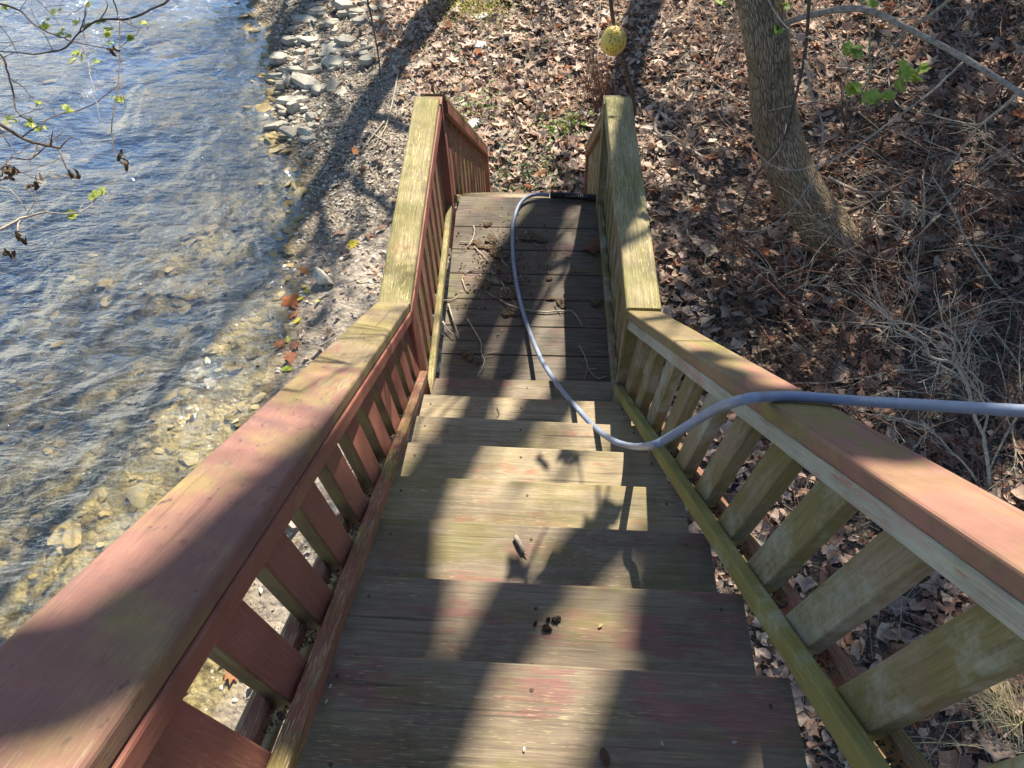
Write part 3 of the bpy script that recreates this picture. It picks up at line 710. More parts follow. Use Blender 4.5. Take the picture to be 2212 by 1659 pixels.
# ---------------------------------------------------------------- rocks on the shore
def slab(seed, lx, ly, lz, nv=9):
    rs = np.random.default_rng(seed); n_ = nv
    t = np.sort(rs.uniform(0, 2*pi, n_)*.35+np.arange(n_)*2*pi/n_); r = rs.uniform(.75, 1.1, n_)
    V = []
    for (sc, zz) in ((.82, -1), (1, -.4), (.98, .35), (.84, .95)):
        for i in range(n_):
            q = sc+rs.normal(0, .035); V.append((r[i]*cos(t[i])*lx*q, r[i]*sin(t[i])*ly*q, zz*lz*(1+rs.normal(0, .12))))
    V.append((0, 0, lz*1.02)); V.append((0, 0, -lz))
    Fc = []
    for l_ in range(3):
        for i in range(n_):
            a = l_*n_+i; b = l_*n_+(i+1) % n_; Fc.append((a, b, b+n_, a+n_))
    for i in range(n_):
        Fc.append((3*n_+i, 3*n_+(i+1) % n_, 4*n_)); Fc.append(((i+1) % n_, i, 4*n_+1))
    me = bpy.data.meshes.new('rock'); me.from_pydata(V, [], Fc)
    for p in me.polygons: p.use_smooth = True
    me.set_sharp_from_angle(angle=radians(28)); return me
def rock(px, py, L, Wd, ang, H, label, tilt=(0, 0), group='flat stones heaped at the water edge', lift=0):
    g = on_ground(px, py, H*.3+lift); base = gz(g[0], g[1])
    me = slab(int(px*7+py*3), L/2, Wd/2, H/2); o = link('rock', me, M_ROCK)
    o.location = (g[0], g[1], g[2]-H*.12); o.rotation_euler = (tilt[0]+random.gauss(0, .12), tilt[1]+random.gauss(0, .12), ang)
    tag(o, label, 'rock', group); return o
def rz(zx, zy): return 521.2+.2051*zx, .2051*zy
RK = [(1125, 425, .42, .2, -.1, .07, 'long pale slab with chipped edge, biggest of the stones right of the heap'),
      (980, 490, .3, .34, 1.2, .04, 'flat brown-grey slab partly under the long pale slab'),
      (985, 650, .34, .27, .5, .08, 'thick grey block with straight sides at the middle of the stone heap'),
      (785, 725, .24, .13, 0, .07, 'pale wedge stone left of the thick grey block'),
      (670, 850, .38, .22, -.5, .09, 'rough broken grey slab leaning beside the pool of still water'),
      (480, 820, .12, .28, .2, .07, 'narrow reddish-grey stone standing on edge'), (412, 890, .15, .15, 0, .1, 'small tan boulder in front of the stone standing on edge'),
      (530, 1055, .5, .14, 0, .07, 'long white slab lying at the mouth of the still pool'), (545, 1120, .16, .14, 0, .12, 'round grey stone just below the long white slab'),
      (425, 1135, .22, .07, -.5, .03, 'thin pale blade of slate below the long white slab'), (435, 1185, .14, .08, 0, .05, 'dark wet stone under the thin slate blade'),
      (665, 1145, .12, .08, .6, .05, 'small pale stone right of the round grey stone'),
      (690, 210, .5, .17, .15, .07, 'long cream slab near the top of the heap'), (815, 110, .32, .16, .3, .07, 'cream slab lying above the long cream slab'),
      (575, 290, .25, .14, .5, .05, 'pointed cream slab at the left edge of the heap'), (700, 340, .3, .05, .8, .03, 'thin upright sliver of slate among cream slabs'),
      (515, 415, .24, .15, .2, .08, 'rounded pale stone at the water edge'), (740, 420, .36, .13, .3, .06, 'layered blue-grey slate with splitting edge'),
      (400, 610, .28, .2, .5, .1, 'large smooth grey stone half in the water'), (635, 545, .17, .1, .1, .06, 'small pale stone in the middle of the heap'),
      (750, 570, .28, .14, .1, .06, 'grey-blue slab behind the thick grey block'), (885, 565, .2, .17, .8, .07, 'blocky tan stone touching the thick grey block'),
      (560, 735, .36, .12, -.15, .07, 'long grey stone just above the still pool'), (385, 790, .26, .1, .3, .06, 'dark wet stone left of the stone standing on edge'),
      (820, 935, .24, .2, .5, .06, 'angular grey stone at the foot of the heap'), (975, 895, .32, .13, 1.0, .06, 'long smooth grey stone pointing up the bank'),
      (1055, 975, .14, .14, .3, .04, 'small pale wedge right of the long smooth stone'), (740, 1230, .17, .14, .3, .08, 'grey cobble on the gravel below the pool'),
      (685, 1385, .24, .15, -.1, .08, 'pale five-sided stone low on the gravel'), (695, 1460, .2, .1, .2, .06, 'grey stone just below the five-sided stone'),
      (740, 1320, .13, .09, 0, .05, 'small grey stone above the five-sided stone'), (1230, 105, .33, .15, 0, .06, 'pale slab near the top of the frame beside the thin stem'),
      (1270, 205, .3, .14, .6, .07, 'greenish-white tilted slab left of the thin stem'), (1430, 215, .26, .2, .1, .05, 'flat grey slab right of the thin stem'),
      (1085, 140, .2, .1, 0, .07, 'small white block left of the pale top slab'), (1195, 160, .16, .09, 0, .06, 'small pale stone under the pale top slab'),
      (1100, 55, .34, .18, 0, .09, 'mossy grey boulder at the top of the frame'), (800, 50, .3, .1, .7, .05, 'pale slab pointing up at the top of the frame'),
      (1530, 65, .26, .12, 0, .04, 'flat pale stone on dry soil at the top'), (1405, 90, .2, .14, .2, .05, 'grey stone just right of the stem at the top'),
      (1250, 30, .28, .14, 0, .05, 'grey flat stone at the very top edge'), (870, 250, .2, .1, .6, .06, 'dark slate wedge right of the long cream slab'),
      (950, 240, .24, .12, .9, .07, 'blue-grey slate wedge in shade of the heap'), (1300, 470, .12, .1, 0, .06, 'small brown cobble by the long pale slab'),
      (1290, 560, .13, .1, 0, .05, 'small cream cobble on the gravel'), (340, 1320, .3, .16, .3, .05, 'flat tan stone awash below the pool'),
      (540, 1370, .3, .2, .2, .05, 'submerged grey stone left of the five-sided stone'), (730, 1610, .09, .09, 0, .07, 'small black stone alone at the water line'),
      (1330, 620, .22, .14, .5, .08, 'brown stone by a short log near the stem foot')]
for (zx, zy, L, Wd, a, H, lab) in RK:
    px, py = rz(zx, zy); rock(px, py, L*1.15, Wd*1.2, a, H*1.1, lab, lift=.02 if zx < 620 else 0)
rock(697, 600, .34, .14, -.8, .09, 'pale stone slab wedged alone in the muddy shore below the landing', (.5, .3), None, .05)
rock(598, 1222, .2, .13, -.6, .08, 'pale cobble on the mud seen through the left balusters', (0, 0), None)
for i in range(95):
    while True:
        zx, zy = random.uniform(380, 1500), random.uniform(0, 1500)
        if abs((zx-520-(1500-zy)*.25)) < 420: break
    px, py = rz(zx, zy); s_ = random.uniform(.05, .14)
    rock(px, py, s_, s_*.7, random.uniform(0, 3), s_*.4, 'small grey stone filling the heap at the water edge', group='small stones in the heap')
# flat pavers on the bank
for (px, py, lab) in ((1036, 100, 'pale square paver lying on the leaves nearer the moss'), (1034, 96+0, None), (1025, 176, None)):
    pass
M_PAV = simple('concrete_paver', (.42, .42, .38), (.55, .55, .5), 50)
for (px, py, lab, a) in ((1040, 36, 'small grey paver on the leaves by the mossy patch', .4), (1036, 97, 'grey paver half sunk in leaves below the mossy patch', .2), (1024, 267, 'broken white paver behind the left lower handrail', .8)):
    g = on_ground(px, py, .02); me = bpy.data.meshes.new('paver'); bm = bmesh.new(); bmesh.ops.create_cube(bm, size=1, matrix=Matrix.Diagonal((.17, .12, .035, 1)))
    bmesh.ops.bevel(bm, geom=bm.edges[:], offset=.006, segments=2, affect='EDGES'); bm.to_mesh(me); bm.free()
    o = link('paver', me, M_PAV); o.location = g; o.rotation_euler = (random.gauss(0, .2), random.gauss(0, .2), a); tag(o, lab, 'paver', 'pavers on the bank')

# ---------------------------------------------------------------- the leaning tree
def trunk_mesh(name, pts, radii, mat, parent, k=40, step=.035):
    P = np.array(resample(pts, step)); m = len(P)
    s = np.linspace(0, 1, len(radii)); R = np.interp(np.linspace(0, 1, m), s, radii)
    T = np.gradient(P, axis=0); T /= np.linalg.norm(T, axis=1)[:, None]; up = np.array([.9, .1, .1]); a = np.cross(T, up); a /= np.linalg.norm(a, axis=1)[:, None]; b = np.cross(T, a)
    V = []; G = []
    cum = np.concatenate([[0], np.cumsum(np.linalg.norm(np.diff(P, axis=0), axis=1))])
    for i in range(m):
        for j in range(k):
            an = 2*pi*j/k; dr = 1+.07*noise.noise(Vector((cos(an)*1.3, sin(an)*1.3, cum[i]*2.5)))+.035*noise.noise(Vector((cos(an)*6, sin(an)*6, cum[i]*3)))
            V.append(P[i]+R[i]*dr*(a[i]*cos(an)+b[i]*sin(an))); G.append((cum[i], an*R.mean(), 0))
    F = [((i*k+j), (i*k+(j+1) % k), ((i+1)*k+(j+1) % k), ((i+1)*k+j)) for i in range(m-1) for j in range(k)]
    me = mesh_np(name, V, F, True); at = me.attributes.new('gl', 'FLOAT_VECTOR', 'POINT'); at.data.foreach_set('vector', np.array(G, np.float32).ravel())
    return link(name, me, mat, parent)
tb0 = on_ground(1800, 528)
lt = thing('leaning_tree', tb0, 'leaning grey-brown tree trunk with furrowed bark, curving up from the hillside on the right', 'tree')
D0 = float((tb0-CAM)@FW)
def tp(px, py, f): return at_depth(px, py, D0*f)
tpts = [at_depth(1842, 566, D0*1.02), tp(1790, 505, .985), tp(1738, 430, .96), tp(1698, 345, .94), tp(1672, 240, .92), tp(1664, 150, .90), tp(1655, 75, .88), tp(1640, 0, .865), tp(1630, -90, .84)]
dpx = lambda wpx, f: wpx*D0*f/F_PX/2
topp = tpts[-1]
tpts += [topp+np.array([.1, .1, .9]), topp+np.array([.5, .5, 2.4]), topp+np.array([.4, 1.2, 4.6]), topp+np.array([.9, 1.6, 7])]
rad = [dpx(112, 1), dpx(96, .98), dpx(88, .96), dpx(84, .94), dpx(84, .92), dpx(86, .9), dpx(101, .88), dpx(104, .865), dpx(96, .84), .15, .13, .10, .05]
trk = trunk_mesh('trunk', tpts, rad, M_BARK, lt)
Pd = np.stack([RNG.normal(tb0[0], .34, 260), RNG.normal(tb0[1]-.05, .3, 260)], 1); Pd3 = np.concatenate([Pd, (gzv(Pd[:, 0], Pd[:, 1])+RNG.uniform(.01, .09, 260))[:, None]], 1)
tag(scatter_leaves('drifted_leaves', Pd3, RNG.uniform(.05, .12, 260), .6, cols(260), ['maple', 'oak'], M_LEAF, 15, True), 'brown leaves drifted against the foot of the leaning tree', 'leaf litter', kind='stuff')
L7 = lambda x, y: (1371.5+.38*x, .38*y)
def poly7(pts, f0, f1):
    n_ = len(pts); return [at_depth(*L7(*p), D0*(f0+(f1-f0)*i/(n_-1))) for i, p in enumerate(pts)]
tb = Tubes(); limb = poly7([(800, 150), (900, 115), (1000, 85), (1120, 60), (1280, 50), (1400, 85), (1550, 160), (1870, 330), (2212, 540), (2500, 720)], .87, .72)
tb.add(resample(limb, .05), .024, .017, 10, 0, .06); tb.build('limb', M_TWIG, lt)
tb = Tubes(); tips = []
for i in range(16):
    t = random.uniform(.62, .98); i0 = int(t*(len(tpts)-1)); p = tpts[i0]+(tpts[min(i0+1, len(tpts)-1)]-tpts[i0])*random.random()
    if p[2] < topp[2]+1.2: continue
    a = random.uniform(0, 2*pi); twig_tree(tb, p, (cos(a), sin(a), .6), random.uniform(1.2, 2.4), .035, 3, 5, 0, .7, tips, .25)
tb.build('branches', M_TWIG, lt)
def sprig(parent, centers, s, name='leaves', cols_=((.30, .42, .06), (.38, .50, .10)), n_each=7, spread=.05, ring=True):
    pos = []; 
    for c in centers:
        for _ in range(n_each): pos.append(np.array(c)+RNG.normal(0, spread, 3)*np.array([1, 1, .5]))
    pos = np.array(pos); n_ = len(pos); c = np.array([cols_[0]])+(np.array([cols_[1]])-np.array([cols_[0]]))*RNG.random((n_, 1))
    return scatter_leaves(name, pos, RNG.uniform(.6, 1.2, n_)*s, .45, c, ['maple', 'oak'], M_GLEAF, 14, ring, parent, .6)
# sprouting stem with fresh green leaves hanging in front of the trunk's right side
sp = [at_depth(*L7(*p), D0*.80) for p in [(1270, -60), (1290, 30), (1330, 130), (1335, 300), (1330, 450), (1300, 560), (1305, 602), (1360, 605), (1460, 560), (1530, 480), (1580, 400)]]
sg_ = thing('green_shoot', sp[0], 'thin green shoot with fresh lobed leaves hanging right of the leaning trunk', 'shoot')
tb = Tubes(); tb.add(resample(sp, .03), .007, .003, 6); tb.build('stem', simple('green_stem', (.18, .2, .1), (.3, .32, .18), 20), sg_)
def leafat(px, py, d, s, parent, n_each=1, c=((.30, .42, .06), (.40, .52, .12)), sprd=.02):
    sprig(parent, [at_depth(*L7(px, py), D0*d)], s, 'leaf_cluster', c, n_each, sprd)
for q, s_, n_ in (((1520, 385), .11, 3), ((1590, 450), .11, 3), ((1635, 385), .09, 3), ((1500, 490), .09, 3), ((1240, 280), .09, 4), ((1265, 315), .08, 3), ((1245, 490), .08, 4), ((1370, 560), .09, 5), ((1430, 545), .07, 3)):
    leafat(q[0], q[1], .795, s_, sg_, n_)
for q in ((470, 15), (850, 25), (840, 170), (1340, 20), (1330, 60)):
    leafat(q[0], q[1], .85, .07, lt, 3)
# vines and sticks around the tree, each its own
def stick(name, pts, r0, r1, mat, label, cat, group=None, dep=None, h=None, z7=True, forks=0, k=7):
    f = L7 if z7 else (lambda x, y: (x, y)); out = []
    for i, p in enumerate(pts):
        q = f(*p)
        if dep is not None:
            d = dep[0]+(dep[1]-dep[0])*i/(len(pts)-1); out.append(at_depth(*q, D0*d))
        else:
            hh = h if not isinstance(h, (tuple, list)) else h[0]+(h[1]-h[0])*i/(len(pts)-1); out.append(on_ground(*q, hh))
    tb = Tubes(); rs = resample(out, .05); tb.add(rs, r0, r1, k, .0015, .05)
    for _ in range(forks):
        i = random.randrange(len(rs)//4, len(rs)-1); d = rs[i+1]-rs[i]; v = RNG.normal(0, 1, 3)
        twig_tree(tb, rs[i], d/np.linalg.norm(d)+v*.5, random.uniform(.15, .5), r1*.8, 1, 4, .02, .6, step=.06)
    o = tb.build(name, mat); return tag(o, label, cat, group)
stick('vine', [(995, -40), (985, 100), (960, 350), (900, 600), (840, 800), (700, 980), (600, 1200), (560, 1400), (556, 1600)], .013, .006, M_TWIGD, 'dark brown vine hanging straight down across the leaning trunk', 'vine', dep=(.80, .9))
stick('vine', [(965, 340), (1010, 560), (1070, 720), (1050, 880), (1020, 1000), (940, 1130), (860, 1220), (720, 1310), (600, 1315)], .007, .004, M_TWIG, 'grey vine looping right of and below the leaning trunk', 'vine', dep=(.80, .84))
stick('vine', [(755, -20), (790, 60), (830, 120), (900, 180), (980, 215), (1120, 240), (1240, 245)], .006, .003, M_TWIGP, 'pale thin vine crossing the top of the leaning trunk', 'vine', dep=(.81, .82))
stick('vine', [(1880, 340), (1700, 510), (1500, 660), (1250, 840), (1050, 940), (900, 968), (830, 965), (700, 880), (560, 720), (500, 640), (520, 450)], .008, .003, M_TWIG, 'long grey vine sweeping from the limb down in front of the trunk', 'vine', dep=(.77, .86), forks=3)
stick('vine', [(860, 710), (850, 780), (800, 880), (720, 945)], .005, .002, M_TWIGP, 'short pale twig curling across the middle of the trunk', 'vine', dep=(.85, .85))
stick('vine', [(1010, 575), (900, 600), (760, 632)], .005, .002, M_TWIGP, 'straight pale twig across the trunk above the curl', 'vine', dep=(.85, .85))
stick('vine', [(830, 850), (850, 960), (880, 1100), (905, 1250), (870, 1480), (840, 1600)], .004, .003, M_TWIGR, 'thin reddish stem rising left of the trunk foot', 'vine', dep=(.87, .95))
stick('dead_branch', [(2170, 540), (2080, 620), (1990, 690), (1930, 750), (1880, 820), (1820, 910), (1760, 990)], .012, .006, M_TWIGP, 'pale bare branch slanting down below the limb at the right', 'branch', dep=(.72, .88), forks=4)
stick('dead_branch', [(1830, -40), (1700, 70), (1580, 150), (1480, 230), (1380, 310), (1330, 420)], .013, .005, M_TWIG, 'grey branch crossing the limb at the top right', 'branch', dep=(.74, .86), forks=4)
stick('dead_branch', [(1180, 530), (1260, 470), (1420, 330), (1450, 520), (1500, 600)], .009, .006, M_TWIGP, 'bent white stick behind the green shoot', 'branch', h=.25)
stick('dead_branch', [(1100, 1010), (1180, 1050), (1280, 1090), (1450, 1095), (1620, 1105)], .016, .008, M_TWIG, 'grey stick lying flat behind the trunk foot', 'branch', h=.12, forks=2)
stick('dead_branch', [(930, 1600), (1020, 1490), (1110, 1350), (1180, 1230), (1300, 1170), (1500, 1050), (1740, 860)], .026, .010, M_TWIGD, 'thick dark fallen branch resting against the trunk foot', 'branch', h=(.05, .4), forks=4)
stick('dead_branch', [(1040, 1620), (1130, 1520), (1230, 1380), (1330, 1290)], .018, .012, M_TWIG, 'second thick grey branch beside the dark one at the trunk foot', 'branch', h=.1, forks=2)
stick('dead_branch', [(180, 545), (140, 640), (118, 700), (125, 755), (200, 800), (300, 845), (395, 900)], .022, .017, M_TWIG, 'crooked grey stick on the leaves right of the landing rail', 'branch', h=.03)
stick('dead_branch', [(70, 1070), (160, 1040), (240, 960), (300, 860), (420, 760), (520, 690), (760, 480), (960, 290)], .005, .003, M_TWIGR, 'thin red-brown cane arching from the handrail up to the trunk', 'cane', h=(.1, .9))
for i, (pts, lab) in enumerate((([(2120, 700), (2010, 850), (1900, 1000), (1760, 1250), (1720, 1400)], 'dark bare cane leaning at the right edge'),
                                ([(1960, 0), (1930, 150), (1900, 300), (1890, 480)], 'dark upright twig at the top right corner'),
                                ([(1700, 1600), (1800, 1450), (1830, 1300), (1860, 1100), (1850, 950)], 'thin dark cane standing in the brush at the right'),
                                ([(1380, 900), (1420, 740), (1450, 560)], 'short dark stub standing among leaves right of the trunk'))):
    stick('cane', pts, .008 if i < 3 else .016, .004 if i < 3 else .014, M_TWIGD if i != 2 else M_TWIGR, lab, 'cane', h=(.05, .6), forks=3)
# ---------------------------------------------------------------- bare shrub by the right rail
def shrub(name, px, py, z7, label, lines, mat, dep0, r, seeds=0):
    base = on_ground(px, py); o = thing(name, base, label, 'shrub'); dd = float((base-CAM)@FW)
    tb = Tubes(); tb.rmin = .0016
    for pts, r0, r1 in lines:
        n_ = len(pts); P_ = [at_depth(p[0], p[1], dd*(1-(dep0*i/(n_-1) if n_ > 1 else 0))) for i, p in enumerate(pts)]
        rs = resample(P_, .04); tb.add(rs, r0, r1, 6, .002, .05)
        for _ in range(int(1.7*n_)):
            i = random.randrange(len(rs)//4, len(rs)-1); d = rs[i+1]-rs[i]; v = RNG.normal(0, 1, 3)
            twig_tree(tb, rs[i], d/np.linalg.norm(d)+v*.5, random.uniform(.12, .4), r1*.8, 1, 4, 0, .5, step=.05, kids=(1, 3))
    tb.build('stems', mat, o); return o
Q = lambda x, y: (1810.4+.3307*x, 548.6+.3307*y)       # zoom of the shrub
shrub('bare_shrub', *Q(990, 1530), False, 'pale bare branching shrub standing just right of the near handrail under the hose',
      [([Q(990, 1530), Q(975, 1350), Q(945, 1180), Q(900, 1080), Q(870, 980), Q(845, 850), Q(790, 760), Q(740, 710), Q(600, 670), Q(570, 590), Q(420, 500), Q(340, 420), Q(230, 300)], .014, .004),
       ([Q(945, 1180), Q(975, 1060), Q(930, 930), Q(860, 820), Q(800, 720), Q(810, 620), Q(760, 520), Q(680, 430), Q(680, 300)], .009, .003),
       ([Q(740, 710), Q(765, 600), Q(700, 530), Q(550, 480), Q(360, 430)], .007, .003),
       ([Q(940, 930), Q(940, 860), Q(860, 760), Q(780, 730)], .006, .003)], M_TWIGP, .22, .01)
shrub('bare_shrub', *Q(905, 1500), False, 'smaller pale forked branch rising beside the near handrail, left of the bare shrub',
      [([Q(905, 1490), Q(860, 1410), Q(730, 1280), Q(640, 1180), Q(550, 1120), Q(420, 1080), Q(340, 1060)], .009, .003), ([Q(640, 1180), Q(580, 1120), Q(545, 1090)], .005, .003)], M_TWIGP, .15, .01)
# dry grass tuft at bottom right
gb_ = on_ground(2190, 1560, .0); tb = Tubes()
for i in range(120):
    a = RNG.normal(2.3, .6); L = RNG.uniform(.2, .6); q = gb_+np.array([RNG.normal(0, .09), RNG.normal(0, .09), 0.]); pts = [q]
    for s_ in range(1, 7):
        t = s_/6; pts.append(q+np.array([cos(a)*L*t*.9, sin(a)*L*t*.9, L*.75*t-.75*L*t*t]))
    tb.add(pts, .0022, .0008, 3)
tag(tb.build('dry_grass_tuft', simple('straw', (.45, .38, .2), (.68, .6, .38), 30)), 'tuft of straw-coloured dry grass below the right handrail at the bottom corner', 'grass')
# ---------------------------------------------------------------- stem with the yellow balloon, brush, thin stems
sb = on_ground(1372, 250); stp = thing('sapling', sb, 'slim dark sapling behind the right landing post, carrying a yellow ball', 'sapling'); ds = float((sb-CAM)@FW)
tb = Tubes(); tb.add(resample([sb, at_depth(1366, 205, ds*.98), at_depth(1350, 140, ds*.95), at_depth(1338, 100, ds*.93), at_depth(1326, 50, ds*.91), at_depth(1319, 0, ds*.89), at_depth(1312, -120, ds*.85), at_depth(1318, -400, ds*.78)], .05), .024, .018, 8, 0, .05)
for i in range(7):
    v = RNG.normal(0, 1, 3); twig_tree(tb, at_depth(1338+random.uniform(-10, 18), random.uniform(40, 190), ds*.95), (v[0], v[1]*.5, .8), .4, .004, 1, 4, 0, .6)
tb.build('stem', M_TWIGD, stp)
bc = at_depth(1325, 88, ds*.90); br = 28*ds*.9/F_PX
ym = MB('yellow_rubber'); yp = ym.n('NewGeometry').outputs['Position']; yn = ym.noise(ym.maps(yp, (60, 60, 40)), 1, 3, .6); y2 = ym.noise(yp, 9, 3)
M_YEL = ym.fin(ym.mix(ym.math('MULTIPLY', ym.ramp(yn, .55, .59), ym.ramp(y2, .40, .5)), (.74, .52, .10), (.12, .08, .02)), .3, None, .5)
ym.b.inputs['Subsurface Weight'].default_value = .25; ym.b.inputs['Subsurface Radius'].default_value = (.05, .04, .01)
ball = thing('balloon', bc, 'round yellow balloon with scribbled dark marks, hanging from the sapling', 'balloon')
bm = bmesh.new(); bmesh.ops.create_uvsphere(bm, u_segments=32, v_segments=20, radius=br)
for v in bm.verts:
    t = max(0, v.co.z/br); v.co.z *= 1.12; v.co.x *= 1-.12*t**2; v.co.y *= 1-.12*t**2
    dd = (v.co.x**2+v.co.y**2)**.5/br
    if v.co.z > 0: v.co.z -= br*.22*math.exp(-(dd/.22)**2); 
    an = math.atan2(v.co.y, v.co.x); v.co += v.normal*(.03*br*t*cos(an*5))
me = bpy.data.meshes.new('skin'); bm.to_mesh(me); bm.free()
for p in me.polygons: p.use_smooth = True
o = bpy.data.objects.new('skin', me); S.collection.objects.link(o); me.materials.append(M_YEL); o.parent = ball
tb = Tubes(); tb.add([(0, 0, br*.8), (0.0, .01, br*1.2), (-.01, .02, br*1.6)], .005, .003, 6); tb.add([(0, 0, br*.9), (-.04, 0, br*1.1), (-.07, -.02, br*1.35), (-.06, .02, br*1.5)], .003, .002, 4); tb.add([(0, 0, br*.9), (.02, 0, br*1.2), (.03, .0, br*1.6)], .003, .002, 4)
kn_ = tb.build('knot', M_YEL); kn_.parent = ball
tb = Tubes(); mb = on_ground(1330, 225)
for i in range(190):
    q = mb+np.array([RNG.normal(-.12, .12), RNG.normal(0, .15), 0]); L = RNG.uniform(.35, .75); a = RNG.normal(2.6, .5)
    pts = [q+np.array([cos(a)*L*t*.35+RNG.normal(0, .01), sin(a)*L*t*.6+RNG.normal(0, .01), L*t*.8]) for t in np.linspace(0, 1, 6)]
    tb.add(pts, .0028, .001, 3)
tag(tb.build('dead_bush', M_TWIGR), 'dense brown dead bush just below the yellow balloon', 'bush')
stick('thin_stem', [(792, -60), (794, 0), (803, 40), (812, 90), (819, 130), (821, 165)], .016, .009, M_TWIGD, 'dark knobby stem standing in the gravel by the stone heap', 'stem', h=(.9, 0), z7=False)
stick('thin_stem', [(1298, 0), (1293, 60), (1292, 130), (1300, 180)], .006, .004, M_TWIGP, 'thin pale stem left of the yellow balloon', 'stem', h=(.5, 0.02), z7=False, forks=1)
for i, (pts, lab) in enumerate((([(830, 262), (800, 300), (775, 330), (742, 335), (700, 322)], 'pale root curling over the dry soil left of the landing cap'),
                                ([(862, 150), (850, 210), (838, 260), (820, 300)], 'pale root running up beside the left cap end'),
                                ([(790, 280), (815, 295), (838, 310)], 'short pale stick on the dry soil'),
                                ([(745, 120), (760, 118), (790, 105), (805, 100)], 'short brown log lying on the gravel beside the stem'))):
    stick('fallen_stick', pts, .012 if i != 3 else .035, .007 if i != 3 else .03, M_TWIGP if i != 3 else M_TWIG, lab, 'stick', h=.015, z7=False)
for pts, lab in (([(840, 795), (780, 760), (745, 740), (700, 733), (662, 728)], 'thin forked twig hanging over the mud from the left handrail'), ([(835, 825), (790, 818), (755, 835), (715, 865)], 'bent straw-coloured twig over the mud'), ([(783, 760), (760, 775), (735, 783), (705, 800)], 'short straight twig over the wet mud'), ([(850, 800), (838, 770), (835, 740), (838, 700)], 'thin upright twig by the handrail')):
    stick('fallen_twig', [(p[0]-65, p[1]-30) for p in pts], .004, .0025, M_TWIGP, lab, 'twig', h=.1, z7=False)
# small green plants
def plants(name, px, py, n_, spread, size, lab, c=((.12, .26, .04), (.24, .42, .08))):
    g = on_ground(px, py); P_ = np.stack([RNG.normal(g[0], spread, n_), RNG.normal(g[1], spread, n_)], 1); z = gzv(P_[:, 0], P_[:, 1])+RNG.uniform(.01, .12, n_)
    P_ = np.concatenate([P_, z[:, None]], 1); cc = np.array(c[0])+(np.array(c[1])-np.array(c[0]))*RNG.random((n_, 1))
    tag(scatter_leaves(name, P_, RNG.uniform(.5, 1.2, n_)*size, .5, cc, ['oval'], M_GLEAF, 8, False), lab, 'plants', kind='stuff')
plants('ground_ivy', 1215, 275, 150, .16, .05, 'green leafy ground plants beyond the landing, nearer the right rail')
plants('ground_ivy', 1028, 235, 110, .2, .045, 'green sprouts behind the left lower handrail')
plants('ground_ivy', 1130, 385, 200, .26, .05, 'green leaves mixed in litter just past the landing edge', ((.1, .2, .06), (.2, .33, .12)))
plants('ground_ivy', 1060, 90, 110, .5, .04, 'scattered green sprouts up the leafy bank')
plants('moss', 1045, 25, 900, .26, .03, 'yellow-green moss patch at the top of the bank', ((.25, .27, .03), (.42, .42, .05)))
plants('moss', 985, 15, 400, .2, .03, 'smaller yellow-green moss patch left of the larger one', ((.25, .27, .03), (.42, .42, .05)))
# coloured leaves at the water line
def one_leaf(name, P0, s, kind, c, label, cat='leaf', group=None, curl=.4, mat=None, rot=None):
    rs = RNG.uniform(-1, 1, 4)*np.array([.4, .3, .3, .4])*curl; tv, tf = leaf_template(kind, 26, True, rs)
    me = mesh_np(name, tv*s, tf, True, np.tile(np.array(c)*.8, (len(tv), 1))); o = link(name, me, mat or M_LEAF)
    o.location = Vector(P0); o.rotation_euler = rot or (random.gauss(0, .15), random.gauss(0, .15), random.uniform(0, 6)); return tag(o, label, cat, group)
C5 = lambda x, y: (548.6+.1984*x, 493.7+.1984*y)
for (x, y, s, k, c, lab) in ((410, 785, .16, 'maple', (.42, .15, .06), 'large orange-brown maple leaf floating at the water line'), (505, 760, .075, 'oval', (.62, .58, .08), 'yellow leaf touching the orange maple leaf'),
                             (575, 675, .075, 'oval', (.62, .58, .06), 'bright yellow oval leaf on the wet mud above the maple leaf'), (697, 782, .07, 'oval', (.55, .58, .2), 'pale yellow-green oval leaf on the mud'),
                             (425, 935, .1, 'oak', (.5, .22, .1), 'curled orange leaf below the maple leaf'), (465, 1005, .09, 'oval', (.65, .6, .05), 'folded yellow leaf with a notch at the water line'),
                             (550, 465, .1, 'oak', (.38, .17, .07), 'brown-orange leaf left of the wedged slab'), (360, 1525, .1, 'oval', (.5, .62, .08), 'lime green leaf floating close to the left handrail'),
                             (375, 1205, .08, 'oval', (.52, .56, .15), 'small pale green leaf at the shore'), (280, 1260, .1, 'maple', (.36, .17, .09), 'brown leaf half under water'),
                             (410, 1400, .11, 'maple', (.4, .18, .1), 'brown-orange leaf on the mud by the handrail'), (440, 1260, .12, 'oak', (.33, .15, .1), 'dark red-brown leaf between green and orange leaves'),
                             (1070, 165, .09, 'maple', (.66, .55, .06), 'yellow and brown leaf on dry soil near the cap'), (980, 235, .1, 'maple', (.5, .37, .26), 'pinkish dead leaf on dry soil'),
                             (800, 445, .09, 'oak', (.5, .4, .3), 'tan leaf above the wedged slab'), (545, 625, .06, 'oval', (.6, .55, .08), 'small yellow scrap above the bright yellow leaf')):
    px, py = C5(x, y); g = on_ground(px, py, .02); 
    if g[2] < WZ+.01: g = at_z(px, py, WZ+.012)
    one_leaf('leaf', g, s, k, c, lab, 'leaf', 'coloured leaves at the water line')
C6 = lambda x, y: (329.2+.2976*x, 1152+.2976*y)
